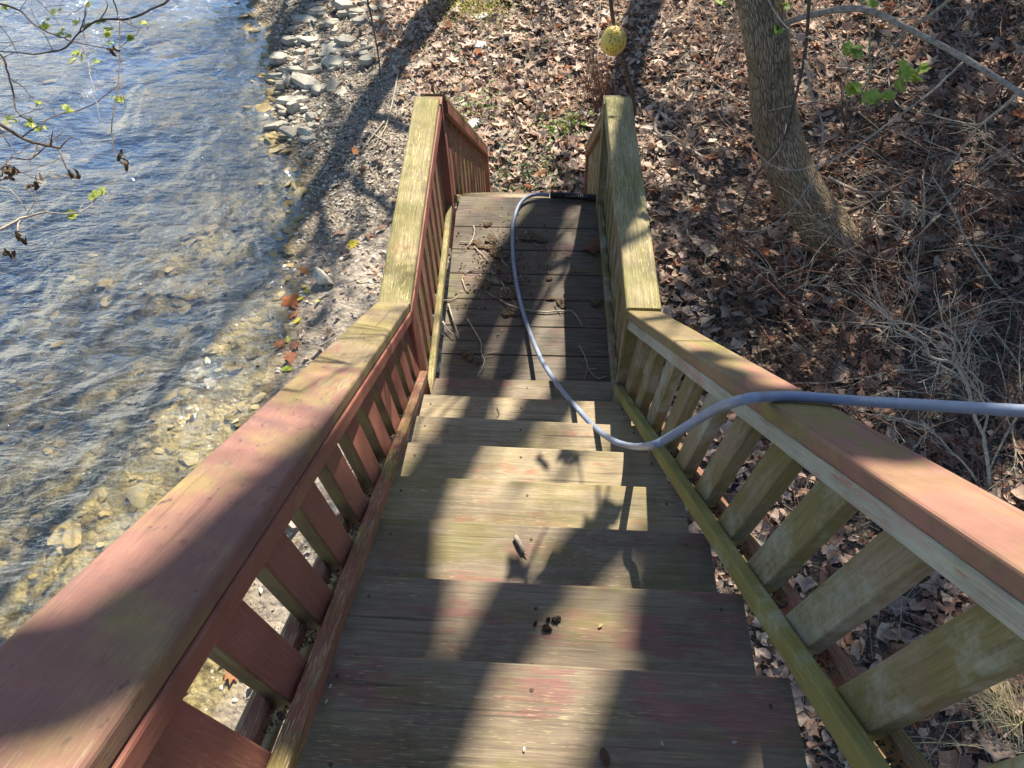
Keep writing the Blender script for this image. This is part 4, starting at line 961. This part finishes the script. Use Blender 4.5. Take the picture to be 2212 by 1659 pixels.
for (x, y, s, k, c, lab) in ((550, 790, .09, 'oval', (.6, .62, .05), 'yellow leaf seen through the second gap of the left balusters'), (575, 855, .1, 'maple', (.4, .17, .1), 'orange leaf just under the yellow one in the baluster gap'),
                             (625, 885, .06, 'maple', (.6, .62, .1), 'pale yellow scrap leaf against the skirt board'), (585, 990, .15, 'oak', (.42, .2, .1), 'large brown lobed leaf seen through the left balusters'), (825, 315, .05, 'oval', (.6, .45, .1), 'tiny yellow leaf beside the pale cobble')):
    px, py = C6(x, y); g = on_ground(px, py, .03)
    if g[2] < WZ+.01: g = at_z(px, py, WZ+.012)
    one_leaf('leaf', g, s, k, c, lab, 'leaf', 'coloured leaves at the water line')

# ---------------------------------------------------------------- branches hanging over the water at the left
L5 = lambda x, y: (.4299*x, .4299*y)
def over(name, lines, label, z0, leaves=(), dead=(), mat=M_TWIGD):
    base = at_z(*L5(*lines[0][0][0]), z0); o = thing(name, base, label, 'branch', 'branches hanging over the water')
    tb = Tubes()
    for pts, r0, r1 in lines:
        rs = resample([at_z(*L5(*p), z0+.04*math.sin(i*1.7)) for i, p in enumerate(pts)], .04); tb.add(rs, r0, r1, 6, .002, .06)
        for _ in range(int(len(rs)*.10)):
            i = random.randrange(1, len(rs)-1); d = rs[i+1]-rs[i]; v = RNG.normal(0, 1, 3); v[2] *= .4
            twig_tree(tb, rs[i], d/np.linalg.norm(d)*.6+v*.6, random.uniform(.1, .3), r1*.8, 1, 4, .02, .6, step=.05)
    tb.build('stem', mat, o)
    for p in leaves: sprig(o, [at_z(*L5(*p), z0)], .04, 'leaf_bud', ((.28, .34, .06), (.46, .52, .14)), 4, .014)
    for j, p in enumerate(dead):
        c = at_z(*L5(*p), z0); n_ = 5; pos = c+RNG.normal(0, .018, (n_, 3)); 
        scatter_leaves('withered_leaf', pos, np.full(n_, .045), 1.1, cols(n_, np.array([(.05, .035, .025), (.11, .07, .04)]), np.array([.5, .5])), ['oak'], M_LEAF, 10, True, o, 2.2)
    return o
over('branch', [([(-250, -60), (0, 20), (100, 55), (190, 135), (370, 210), (560, 245)], .009, .003), ([(190, 0), (250, 60), (300, 130)], .004, .002), ([(100, 55), (130, 0)], .003, .002)], 'dark twig running from the top left corner to the dead curled leaf', .3, [(300, 165), (330, 178), (240, 115), (225, 130), (290, 50), (20, 30)], [(568, 255)])
over('branch', [([(900, -120), (850, -5), (760, 45), (650, 95), (500, 100), (380, 180), (330, 240), (200, 270), (100, 265), (-60, 255)], .010, .004), ([(400, 165), (430, 60), (425, -30)], .005, .003), ([(500, 100), (540, 30), (520, -20)], .004, .003), ([(650, 95), (662, 120)], .006, .003)], 'dark crooked branch coming in from the top edge over the blue water', .25, [(510, 110), (380, 110), (430, 130), (450, 15), (540, 145)])
over('branch', [([(-120, 180), (0, 275), (40, 370), (70, 480), (75, 540), (100, 580), (160, 610)], .010, .004), ([(60, 400), (120, 440), (150, 480), (170, 490)], .005, .002), ([(-40, 90), (10, 140), (60, 210), (90, 280)], .005, .003)], 'grey twig arching down at the left edge', .2, [(200, 520), (155, 620), (50, 600)], [])
over('branch', [([(-150, 560), (0, 625), (70, 670), (150, 712), (300, 745)], .014, .008), ([(300, 745), (310, 790), (330, 840), (360, 880), (380, 895)], .006, .003), ([(300, 745), (350, 690), (400, 700), (410, 730)], .004, .002), ([(110, 690), (180, 640), (280, 580), (440, 540), (590, 435)], .004, .003)], 'thick dark branch pointing right from the left edge', .1, [(160, 625), (205, 650), (320, 525), (340, 550)], [(362, 875)])
over('branch', [([(-150, 1230), (0, 1155), (100, 1100), (210, 1070), (300, 1072), (400, 1065), (470, 1020), (490, 980)], .009, .003), ([(100, 1110), (90, 1160), (120, 1210), (180, 1220)], .006, .003), ([(0, 940), (60, 960), (110, 1030), (130, 1050)], .004, .003)], 'pale peeling branch turning green at its tip, low at the left', .0, [(350, 1082), (365, 1090), (495, 965), (485, 985)], [(110, 1195), (40, 1280)], M_TWIG)
over('branch', [([(550, -60), (575, 20), (598, 100), (600, 300), (590, 450), (565, 600), (560, 660), (580, 780), (625, 830)], .005, .003), ([(598, 430), (620, 480), (635, 550)], .003, .002), ([(600, 100), (700, 150), (650, 200), (600, 240)], .003, .002)], 'long thin twig hanging straight down over the water with a withered tip', .3, [(655, 185), (715, 115), (530, 215), (600, 490), (570, 490)], [(612, 812)])
over('branch', [([(430, -40), (425, 100), (420, 200), (440, 300), (460, 400), (485, 480)], .004, .002), ([(420, 230), (390, 290), (350, 325)], .004, .002), ([(440, 460), (490, 520), (500, 620)], .0025, .002)], 'fine greenish twig drooping between the darker branches', .28, [(385, 275), (380, 300), (470, 315), (540, 150)], [], M_TWIG)
over('branch', [([(-60, 900), (20, 830), (60, 790), (150, 800), (250, 720), (320, 650)], .005, .003), ([(0, 650), (80, 770), (150, 720)], .004, .002), ([(90, 860), (200, 900), (260, 870), (330, 890)], .003, .002), ([(140, 910), (180, 1000), (130, 1080)], .003, .002)], 'thin twig with a clump of black withered leaves at the left edge', .05, [], [(40, 850), (70, 870), (20, 875), (60, 890), (180, 925)])

# ---------------------------------------------------------------- litter on the deck and treads
DZ = lambda x, y: (960+.1753*x, 395+.1753*y)
def dpt(x, y, h=.006):
    px, py = DZ(x, y); q = at_z(px, py, 0.0); q = at_z(px, py, .026*q[0]+h); return q
TW = [([(360, 530), (370, 600), (345, 700), (300, 780)], .005, 'pale curved twig at the top left of the landing'), ([(190, 730), (300, 735), (440, 705)], .004, 'greenish twig crossing the pale curved twig'),
      ([(365, 780), (440, 860), (560, 975)], .004, 'straight grey twig pointing into the dirt pile'), ([(700, 880), (705, 950), (780, 1030)], .0035, 'bent twig left of the hose in the dirt pile'),
      ([(240, 1125), (300, 1085), (400, 1065), (500, 1070)], .003, 'thin arched twig under the dirt pile'), ([(220, 1180), (250, 1290), (290, 1345)], .0035, 'short curved twig near the left edge of the landing'),
      ([(690, 1440), (780, 1500), (980, 1560), (1200, 1590), (1400, 1580), (1570, 1575)], .006, 'long grey stick lying across the landing under the hose'), ([(500, 1330), (600, 1400), (690, 1440)], .003, 'thin twig joining the long stick'),
      ([(50, 1500), (75, 1590), (110, 1700), (120, 1760)], .006, 'thick grey twig near the left bottom of the landing'), ([(1570, 1575), (1640, 1660), (1700, 1760)], .0035, 'thin forked twig right of the long stick end'),
      ([(700, 1210), (730, 1280), (770, 1350)], .004, 'pale straight twig left of the hose'), ([(1300, 970), (1360, 962), (1420, 962)], .004, 'short white twig right of the hose'),
      ([(1450, 850), (1490, 848), (1530, 855)], .0035, 'tiny white twig in the board gap'), ([(1360, 1500), (1390, 1550), (1440, 1620)], .003, 'thin twig crossing the long stick'),
      ([(-10, 1450), (80, 1440), (155, 1410)], .004, 'dark twig at the left edge above a board gap'), ([(890, 650), (900, 700), (915, 745)], .003, 'tiny pale twig just right of the hose'),
      ([(1265, 785), (1290, 830), (1330, 890)], .003, 'tiny dark twig near the middle of the landing')]
for pts, r, lab in TW:
    tb = Tubes(); tb.add(resample([dpt(*p, .004+r) for p in pts], .015), r, r*.55, 6, .0008, .08); tag(tb.build('twig', M_TWIGP if r > .0033 else M_TWIG), lab, 'twig', 'twigs on the landing')
E1 = lambda x, y: (768+.1984*x, 603.5+.1984*y)
for pts, r, lab in (([(1010, 270), (1050, 400), (1100, 550), (1130, 635)], .005, 'grey twig beside the left bottom rail of the landing'), ([(950, 460), (1000, 540), (1075, 605)], .005, 'white-ended twig near the left bottom rail'),
                    ([(1215, 425), (1280, 530), (1365, 680), (1370, 800), (1405, 880), (1380, 970), (1320, 1060)], .004, 'long kinked twig running to the top step'), ([(1400, 820), (1480, 800), (1570, 770)], .003, 'side twig touching the long kinked twig')):
    tb = Tubes(); tb.add(resample([at_z(*E1(*p), .014) for p in pts], .015), r, r*.5, 6, .0008, .08); tag(tb.build('twig', M_TWIGP), lab, 'twig', 'twigs on the landing')
E2 = lambda x, y: (1206.9+.1984*x, 603.5+.1984*y)
tb = Tubes(); tb.add(resample([at_z(*E2(*p), .018) for p in [(225, 720), (290, 850), (310, 950), (360, 1030), (430, 1078), (540, 1050)]], .015), .0045, .003, 6, .0008, .08); tb.add(resample([at_z(*E2(*p), .018) for p in [(410, 975), (320, 980), (290, 1060), (275, 1100)]], .015), .0035, .002, 5)
tag(tb.build('twig', M_TWIG), 'forked grey twig at the right near corner of the landing', 'twig', 'twigs on the landing')
M_DIRT = simple('dirt_clump', (.045, .03, .02), (.20, .14, .09), 70, .95, .8, .01)
M_DARKD = simple('dark_clod', (.012, .009, .007), (.05, .035, .028), 80, .9, .8, .006)
def clump(P0, r, mat, label, cat='dirt clump', group='dirt clumps on the landing', flat=.32, n_=5, nm='dirt_clump'):
    bm = bmesh.new()
    for i in range(n_):
        c = Vector((random.gauss(0, r*.55), random.gauss(0, r*.4), 0)) if i else Vector((0, 0, 0)); rr = r*random.uniform(.25, .6)
        ret = bmesh.ops.create_icosphere(bm, subdivisions=3, radius=rr)
        sx = random.uniform(.8, 1.5); s3 = random.random()*50
        for v in ret['verts']:
            k = 1+.75*noise.fractal(Vector(v.co/rr*1.5)+Vector((s3, 0, 0)), 1, 2, 4); v.co = Vector((v.co.x*sx*k, v.co.y*k, v.co.z*flat*k))+c
    me = bpy.data.meshes.new(nm); bm.to_mesh(me); bm.free(); o = link(nm, me, mat); o.location = Vector(P0); return tag(o, label, cat, group)
for (x, y, r, lab) in ((570, 680, .04, 'dark dirt clump left of the hose near the top of the pile'), (450, 750, .035, 'brown crumbly clump beside the green twig'), (1060, 660, .045, 'brown clump right of the hose on the second board'), (1210, 700, .03, 'tan clump with a pale bit beside the brown clump'),
                       (640, 870, .05, 'reddish dirt clump in the middle of the pile'), (800, 1210, .03, 'dark clod left of the hose below the pile'), (820, 1390, .05, 'large dark clump against the hose'), (860, 1580, .04, 'dark clump under the long stick'),
                       (1870, 1480, .045, 'rough brown clod by the right bottom rail'), (1410, 1470, .045, 'loose pale clump with chips by the sunlit strip'), (540, 510, .025, 'small dark clump on the first board gap'), (880, 1300, .03, 'ochre crumb cluster beside the hose'), (530, 1260, .035, 'greyish broken clump right of the curled leaf'), (1280, 1185, .018, 'small yellow-brown lump alone right of the hose')):
    clump(dpt(x, y, .008), r, M_DIRT, lab)
clump(at_z(*E1(1275, 820), .012), .034, M_DIRT, 'coiled brown clod near the foot of the upper steps')
clump(at_z(*E1(1340, 885), .012), .022, M_DIRT, 'dark shrivelled lump beside the coiled clod')
# crumbs
n_ = 520; P_ = np.stack([RNG.normal(700, 330, n_), RNG.normal(1050, 300, n_)], 1); P3 = np.array([dpt(x, y, .004) for x, y in P_])
P3 = P3[(P3[:, 0] > -.4) & (P3[:, 0] < .44) & (P3[:, 1] > .02) & (P3[:, 1] < 1.62)]
tag(scatter_leaves('debris_crumbs', P3, RNG.uniform(.005, .025, len(P3)), .5, cols(len(P3), np.array([(.4, .33, .24), (.2, .13, .09), (.28, .19, .13), (.1, .07, .05)]), np.array([.2, .3, .3, .2])), ['oval', 'oak'], M_LEAF, 6, False), 'crumbled leaves and soil scattered on the landing boards', 'crumbs', kind='stuff')
one_leaf('dry_leaf', dpt(1820, 780, .02), .10, 'maple', (.24, .11, .07), 'brown curled maple leaf against the right edge of the landing', 'leaf', None, 1.6)
one_leaf('dry_leaf', dpt(630, 1215, .01), .05, 'oak', (.35, .34, .26), 'grey-green leaf scrap below the dirt pile', 'leaf', None, 1)
one_leaf('dry_leaf', dpt(410, 1280, .012), .055, 'oval', (.42, .34, .27), 'pale curled leaf with dark shadow left of the dirt pile', 'leaf', None, 3)
one_leaf('dry_leaf', dpt(670, 1050, .012), .05, 'oak', (.25, .14, .09), 'reddish leaf scrap in the middle of the dirt pile', 'leaf', None, 1)
F4 = lambda x, y: (603.4+.537*x, 768+.537*y)
def tpt(px, py, k, h=.004):
    z = (k+1)*R_; q = at_z(px, py, z); return at_z(px, py, z+.026*q[0]+h)
# wood chip on step 6, clods on step 7, tiny scraps
c0 = tpt(*F4(950, 728), 6-1, .008); c1 = tpt(*F4(982, 790), 6-1, .008)
tb = Tubes(); tb.add([c0, (c0+c1)/2+np.array([0, 0, .004]), c1], .0075, .006, 7, 0, .18); tb.add([c1, c1+np.array([.012, -.012, .002])], .004, .001, 4); tag(tb.build('bark_chip', M_TWIG), 'short broken piece of barked stick lying on a step', 'bark chip')
for (x, y, lab, r) in ((1032, 1073, 'leftmost small dark clod of the four on the step', .011), (1083, 1060, 'upper middle dark clod of the four on the step', .013), (1113, 1062, 'rightmost dark clod of the four on the step', .011), (1073, 1095, 'lowest dark clod of the four on the step', .013)):
    clump(tpt(*F4(x, y), 6, .006), r, M_DARKD, lab, 'clod', 'dark clods on the step', .8, 2, 'clod')
one_leaf('leaf_scrap', tpt(*F4(1310, 1615), 7, .006), .034, 'oval', (.16, .09, .06), 'dark curled leaf scrap at the bottom of the nearest step', 'leaf', None, 2)
one_leaf('leaf_scrap', tpt(*F4(1292, 1085), 6, .005), .014, 'oval', (.55, .45, .2), 'tiny yellow scrap in the sun on the step with the clods', 'leaf', None, 2)
for (x, y, k) in ((205, 1330, 7), (190, 1390, 7), (1540, 1560, 7), (1830, 1555, 7), (985, 1583, 7)):
    one_leaf('leaf_scrap', tpt(*F4(x, y), k, .004), .010, 'oval', (.6, .58, .5), 'tiny white scrap on the nearest step', 'leaf', 'white scraps on the nearest step', 2)
tb = Tubes(); tb.add(resample([tpt(*F4(*p), k, .006) for p, k in (((875, 208), 1), ((885, 235), 1), ((870, 250), 1))], .01), .002, .001, 4); tag(tb.build('dry_stalk', M_TWIGD), 'thin dry stalk at the front edge of the second step', 'stalk')
# debris in the rail sockets
tb_p = []
for yb in BALL[2:]:
    for _ in range(45): yy = yb-.055-random.random()*.05; tb_p.append((xl(yy)-.053+random.gauss(0, .012), yy, zbl(yy)+.03))
for yb in BALR[2:]:
    for _ in range(45): yy = yb-.055-random.random()*.05; tb_p.append((xr(yy)+.053+random.gauss(0, .012), yy, zbr(yy)+.03))
P3 = np.array(tb_p)
tag(scatter_leaves('rail_debris', P3, RNG.uniform(.005, .014, len(P3)), .7, cols(len(P3), np.array([(.1, .07, .05), (.22, .17, .12), (.05, .04, .03)]), np.array([.4, .2, .4])), ['oval'], M_LEAF, 5, False), 'dark crumbs of leaf and bark caught between the bottom rails', 'crumbs', kind='stuff')

# ---------------------------------------------------------------- trees outside the frame that shade the scene
SV = np.array(SUN[:])
def sh_pt(px, py, L, z=None):
    """real limb point: where the sun ray through this spot of the stair passes, L metres up"""
    if z is None:
        d = ray(px, py); n_ = np.array([-.026, SL, 1.]); t = (R_*.75-CAM@n_)/(d@n_); q = CAM+d*t
        if q[1] > .05: q = at_z(px, py, 0.)
    else: q = at_z(px, py, z)
    return q+SV*L
def big_tree(base, h, r, label, lean_=(0, 0), nb=26, seed=1, cr=(2.0, 4.5), low=.35, limbs=(), depth=4):
    global RNG
    RNG = np.random.default_rng(seed); b = np.array(base, float); b[2] = gz(b[0], b[1])-.2
    o = thing('tree', b, label, 'tree'); n_ = 9
    pts = [b+np.array([lean_[0]*t*h+.25*sin(t*5+seed), lean_[1]*t*h+.25*cos(t*4+seed)-.25, h*t]) for t in np.linspace(0, 1, n_)]
    tb = Tubes(); tb.add(resample(pts, .4), r, r*.25, 12, 0, .03); 
    for (pl, r0, r1) in limbs:
        j = min(range(n_), key=lambda i: abs(pts[i][2]-(pl[0][2]-1.0))); rs = resample([pts[j]]+list(pl), .3); tb.add(rs, r0*1.1, r1, 8, 0, .05)
        for _ in range(len(rs)//2):
            i = RNG.integers(len(rs)//2, len(rs)); v = RNG.normal(0, 1, 3); twig_tree(tb, rs[i], v, RNG.uniform(.4, 1.0), .012, 2, 4, 0, .7, step=.15)
    tb.build('trunk', M_BARKS, o)
    tb = Tubes(); tips = []
    for i in range(nb):
        t = RNG.uniform(low, 1); f = t*(n_-1); i0 = min(int(f), n_-2); p = pts[i0]+(pts[i0+1]-pts[i0])*(f-i0); a = RNG.uniform(0, 2*pi)
        twig_tree(tb, p, (cos(a), sin(a), RNG.uniform(.2, .8)), RNG.uniform(*cr)*(1.15-t*.6), r*.33*(1.2-t), depth, 6, 0, .65, tips, .35)
    tb.build('crown', M_BARKS, o)
    tp_ = np.array([t[0] for t in tips])
    if len(tp_):
        P_ = np.repeat(tp_, 2, 0)+RNG.normal(0, .10, (len(tp_)*2, 3)); c = np.array([(.2, .3, .06)])*RNG.uniform(.8, 1.4, (len(P_), 1))
        scatter_leaves('young_leaves', P_, RNG.uniform(.05, .1, len(P_)), .8, c, ['maple', 'oval'], M_GLEAF, 6, False, o)
    return o
M_BARKS = simple('grey_bark', (.1, .08, .06), (.24, .2, .16), 12)
LIMBS = [([sh_pt(1250, 840, 8), sh_pt(1180, 885, 8), sh_pt(1095, 930, 8), sh_pt(1010, 965, 8), sh_pt(925, 1020, 8), sh_pt(850, 1130, 8), sh_pt(850, 1300, 8), sh_pt(790, 1500, 8), sh_pt(700, 1750, 8)], .05, .13),
         ([sh_pt(1260, 400, 9, 0), sh_pt(1180, 450, 9, 0), sh_pt(1110, 540, 9, 0), sh_pt(1050, 660, 9, 0), sh_pt(1010, 760, 9, 0), sh_pt(1000, 850, 9)], .13, .12)]
def cap_pt(px, py, z0, sl_, L):
    d = ray(px, py); n_ = np.array([0, sl_, 1.]); t = (z0-CAM@n_)/(d@n_); return CAM+d*t+SV*L
LIMBS += [([cap_pt(790, 900, .733, .712, 7.5), cap_pt(600, 1090, .733, .712, 7.5), cap_pt(430, 1270, .733, .712, 7.5), cap_pt(250, 1420, .733, .712, 7.5), cap_pt(90, 1500, .733, .712, 7.5), cap_pt(-150, 1600, .733, .712, 7.5)], .05, .10)]
LIMBS2 = [([cap_pt(1960, 800, .728, .794, 8.6), cap_pt(1760, 860, .728, .794, 8.6), cap_pt(1600, 940, .728, .794, 8.6), sh_pt(1440, 1120, 8.6), sh_pt(1260, 1190, 8.6), sh_pt(1120, 1310, 8.6), sh_pt(1010, 1430, 8.6), sh_pt(860, 1640, 8.6)], .13, .09),
          ([cap_pt(2100, 900, .728, .794, 9), cap_pt(1880, 950, .728, .794, 9), sh_pt(1640, 1330, 9), sh_pt(1500, 1470, 9), sh_pt(1430, 1700, 9)], .12, .17)]
big_tree((3.2, 13.5, 0), 15, .32, 'tall bare tree up the bank whose limbs reach over the stairs', nb=16, seed=3, limbs=LIMBS, depth=3)
big_tree((7.5, 12.5, 0), 14, .28, 'bare tree on the hill whose shade falls on the leafy slope', (-.05, -.05), nb=38, seed=5, cr=(2, 4.2), low=.4, limbs=LIMBS2)
big_tree((9.5, 8.5, 0), 13, .26, 'bare tree high on the right hillside', (-.1, -.02), nb=26, seed=8, cr=(2, 4.2), low=.25)
big_tree((-.1, 10.6, 0), 14, .24, 'slender tree leaning toward the river just beyond the mossy patch', (-.13, 0), nb=20, seed=11, low=.3, cr=(1.5, 3.2), depth=3)
big_tree((-2.6, 12.6, 0), 15, .22, 'slender tree at the river edge past the stone heap', (-.12, 0), nb=22, seed=17, low=.3, cr=(1.5, 3.2), depth=3)
big_tree((-1.5, 11.9, 0), 14, .17, 'thin tree between the two that lean to the river', (-.2, 0), nb=20, seed=29, low=.25, cr=(1.6, 3.4), depth=3)
big_tree((-4.0, 13.2, 0), 14, .26, 'tree leaning far out over the water at the left', (-.16, -.05), nb=30, seed=23, low=.3, cr=(2, 4), depth=4)
big_tree((5.2, 9.8, 0), 12, .2, 'young tree on the slope above the leaning trunk', (-.02, -.02), nb=34, seed=19, cr=(1.5, 3.4), low=.2)
big_tree((1.2, 20, 0), 17, .35, 'bare tree standing furthest ahead on the bank', (-.12, 0), nb=18, seed=13, low=.35)
# leafy spray just over the landing cap (its shadow shows on the cap)
tb = Tubes(); pl = [sh_pt(1500, 180, 1.35, .8), sh_pt(1400, 230, 1.35, .8), sh_pt(1340, 262, 1.35, .8)]; pl2 = [sh_pt(1520, 520, 1.5, .8), sh_pt(1410, 480, 1.5, .8), sh_pt(1370, 440, 1.5, .8), sh_pt(1350, 380, 1.5, .8)]
ls = thing('leafy_spray', pl[0], 'leafy spray hanging above the landing handrail', 'branch')
tb.add(resample([lt_ for lt_ in [pl[0]+np.array([1.5, .6, .9])]+pl], .04), .006, .002, 5); tb.add(resample([pl2[0]+np.array([1.3, .5, .8])]+pl2, .04), .005, .002, 5); tb.build('stem', M_TWIG, ls)
sprig(ls, [pl[1]*.3+pl[2]*.7, pl[2], pl[2]+np.array([.03, -.05, 0])], .075, 'leaves', n_each=3, spread=.03); sprig(ls, pl2[1:], .05, 'leaves', n_each=4, spread=.04)

# another spray of young leaves, over the steps
pl3 = [sh_pt(1420, 1050, 2.6), sh_pt(1300, 1100, 2.5), sh_pt(1190, 1150, 2.4), sh_pt(1130, 1230, 2.35), sh_pt(1100, 1330, 2.3)]
ls2 = thing('leafy_spray', pl3[0], 'leafy spray hanging over the middle of the steps', 'branch')
tb = Tubes(); tb.add(resample([pl3[0]+np.array([1.6, .9, 1.1])]+pl3, .04), .010, .003, 6); tb.add(resample([pl3[1], sh_pt(1250, 1000, 2.5), sh_pt(1150, 960, 2.5)], .04), .006, .002, 5); tb.build('stem', M_TWIG, ls2)
for c_ in pl3[1:]+[sh_pt(1250, 1000, 2.5), sh_pt(1150, 960, 2.5), sh_pt(1230, 1210, 2.4)]:
    sprig(ls2, [c_], .07, 'leaf_cluster', n_each=4, spread=.05)
pl4 = [cap_pt(1050, 640, .733, .712, 3.), cap_pt(900, 720, .733, .712, 3.), cap_pt(760, 790, .733, .712, 3.), cap_pt(650, 860, .733, .712, 3.)]
ls3 = thing('leafy_spray', pl4[0], 'bare twiggy spray over the left handrail', 'branch')
tb = Tubes(); tb.add(resample([pl4[0]+np.array([1.5, 1.5, 1.2])]+pl4, .04), .012, .004, 6)
for c_ in pl4:
    for _ in range(4): twig_tree(tb, c_, (-1, RNG.uniform(-.5, .5), RNG.uniform(-.2, .2)), .4, .006, 1, 4, 0, .4, step=.08)
tb.build('stem', M_TWIG, ls3)
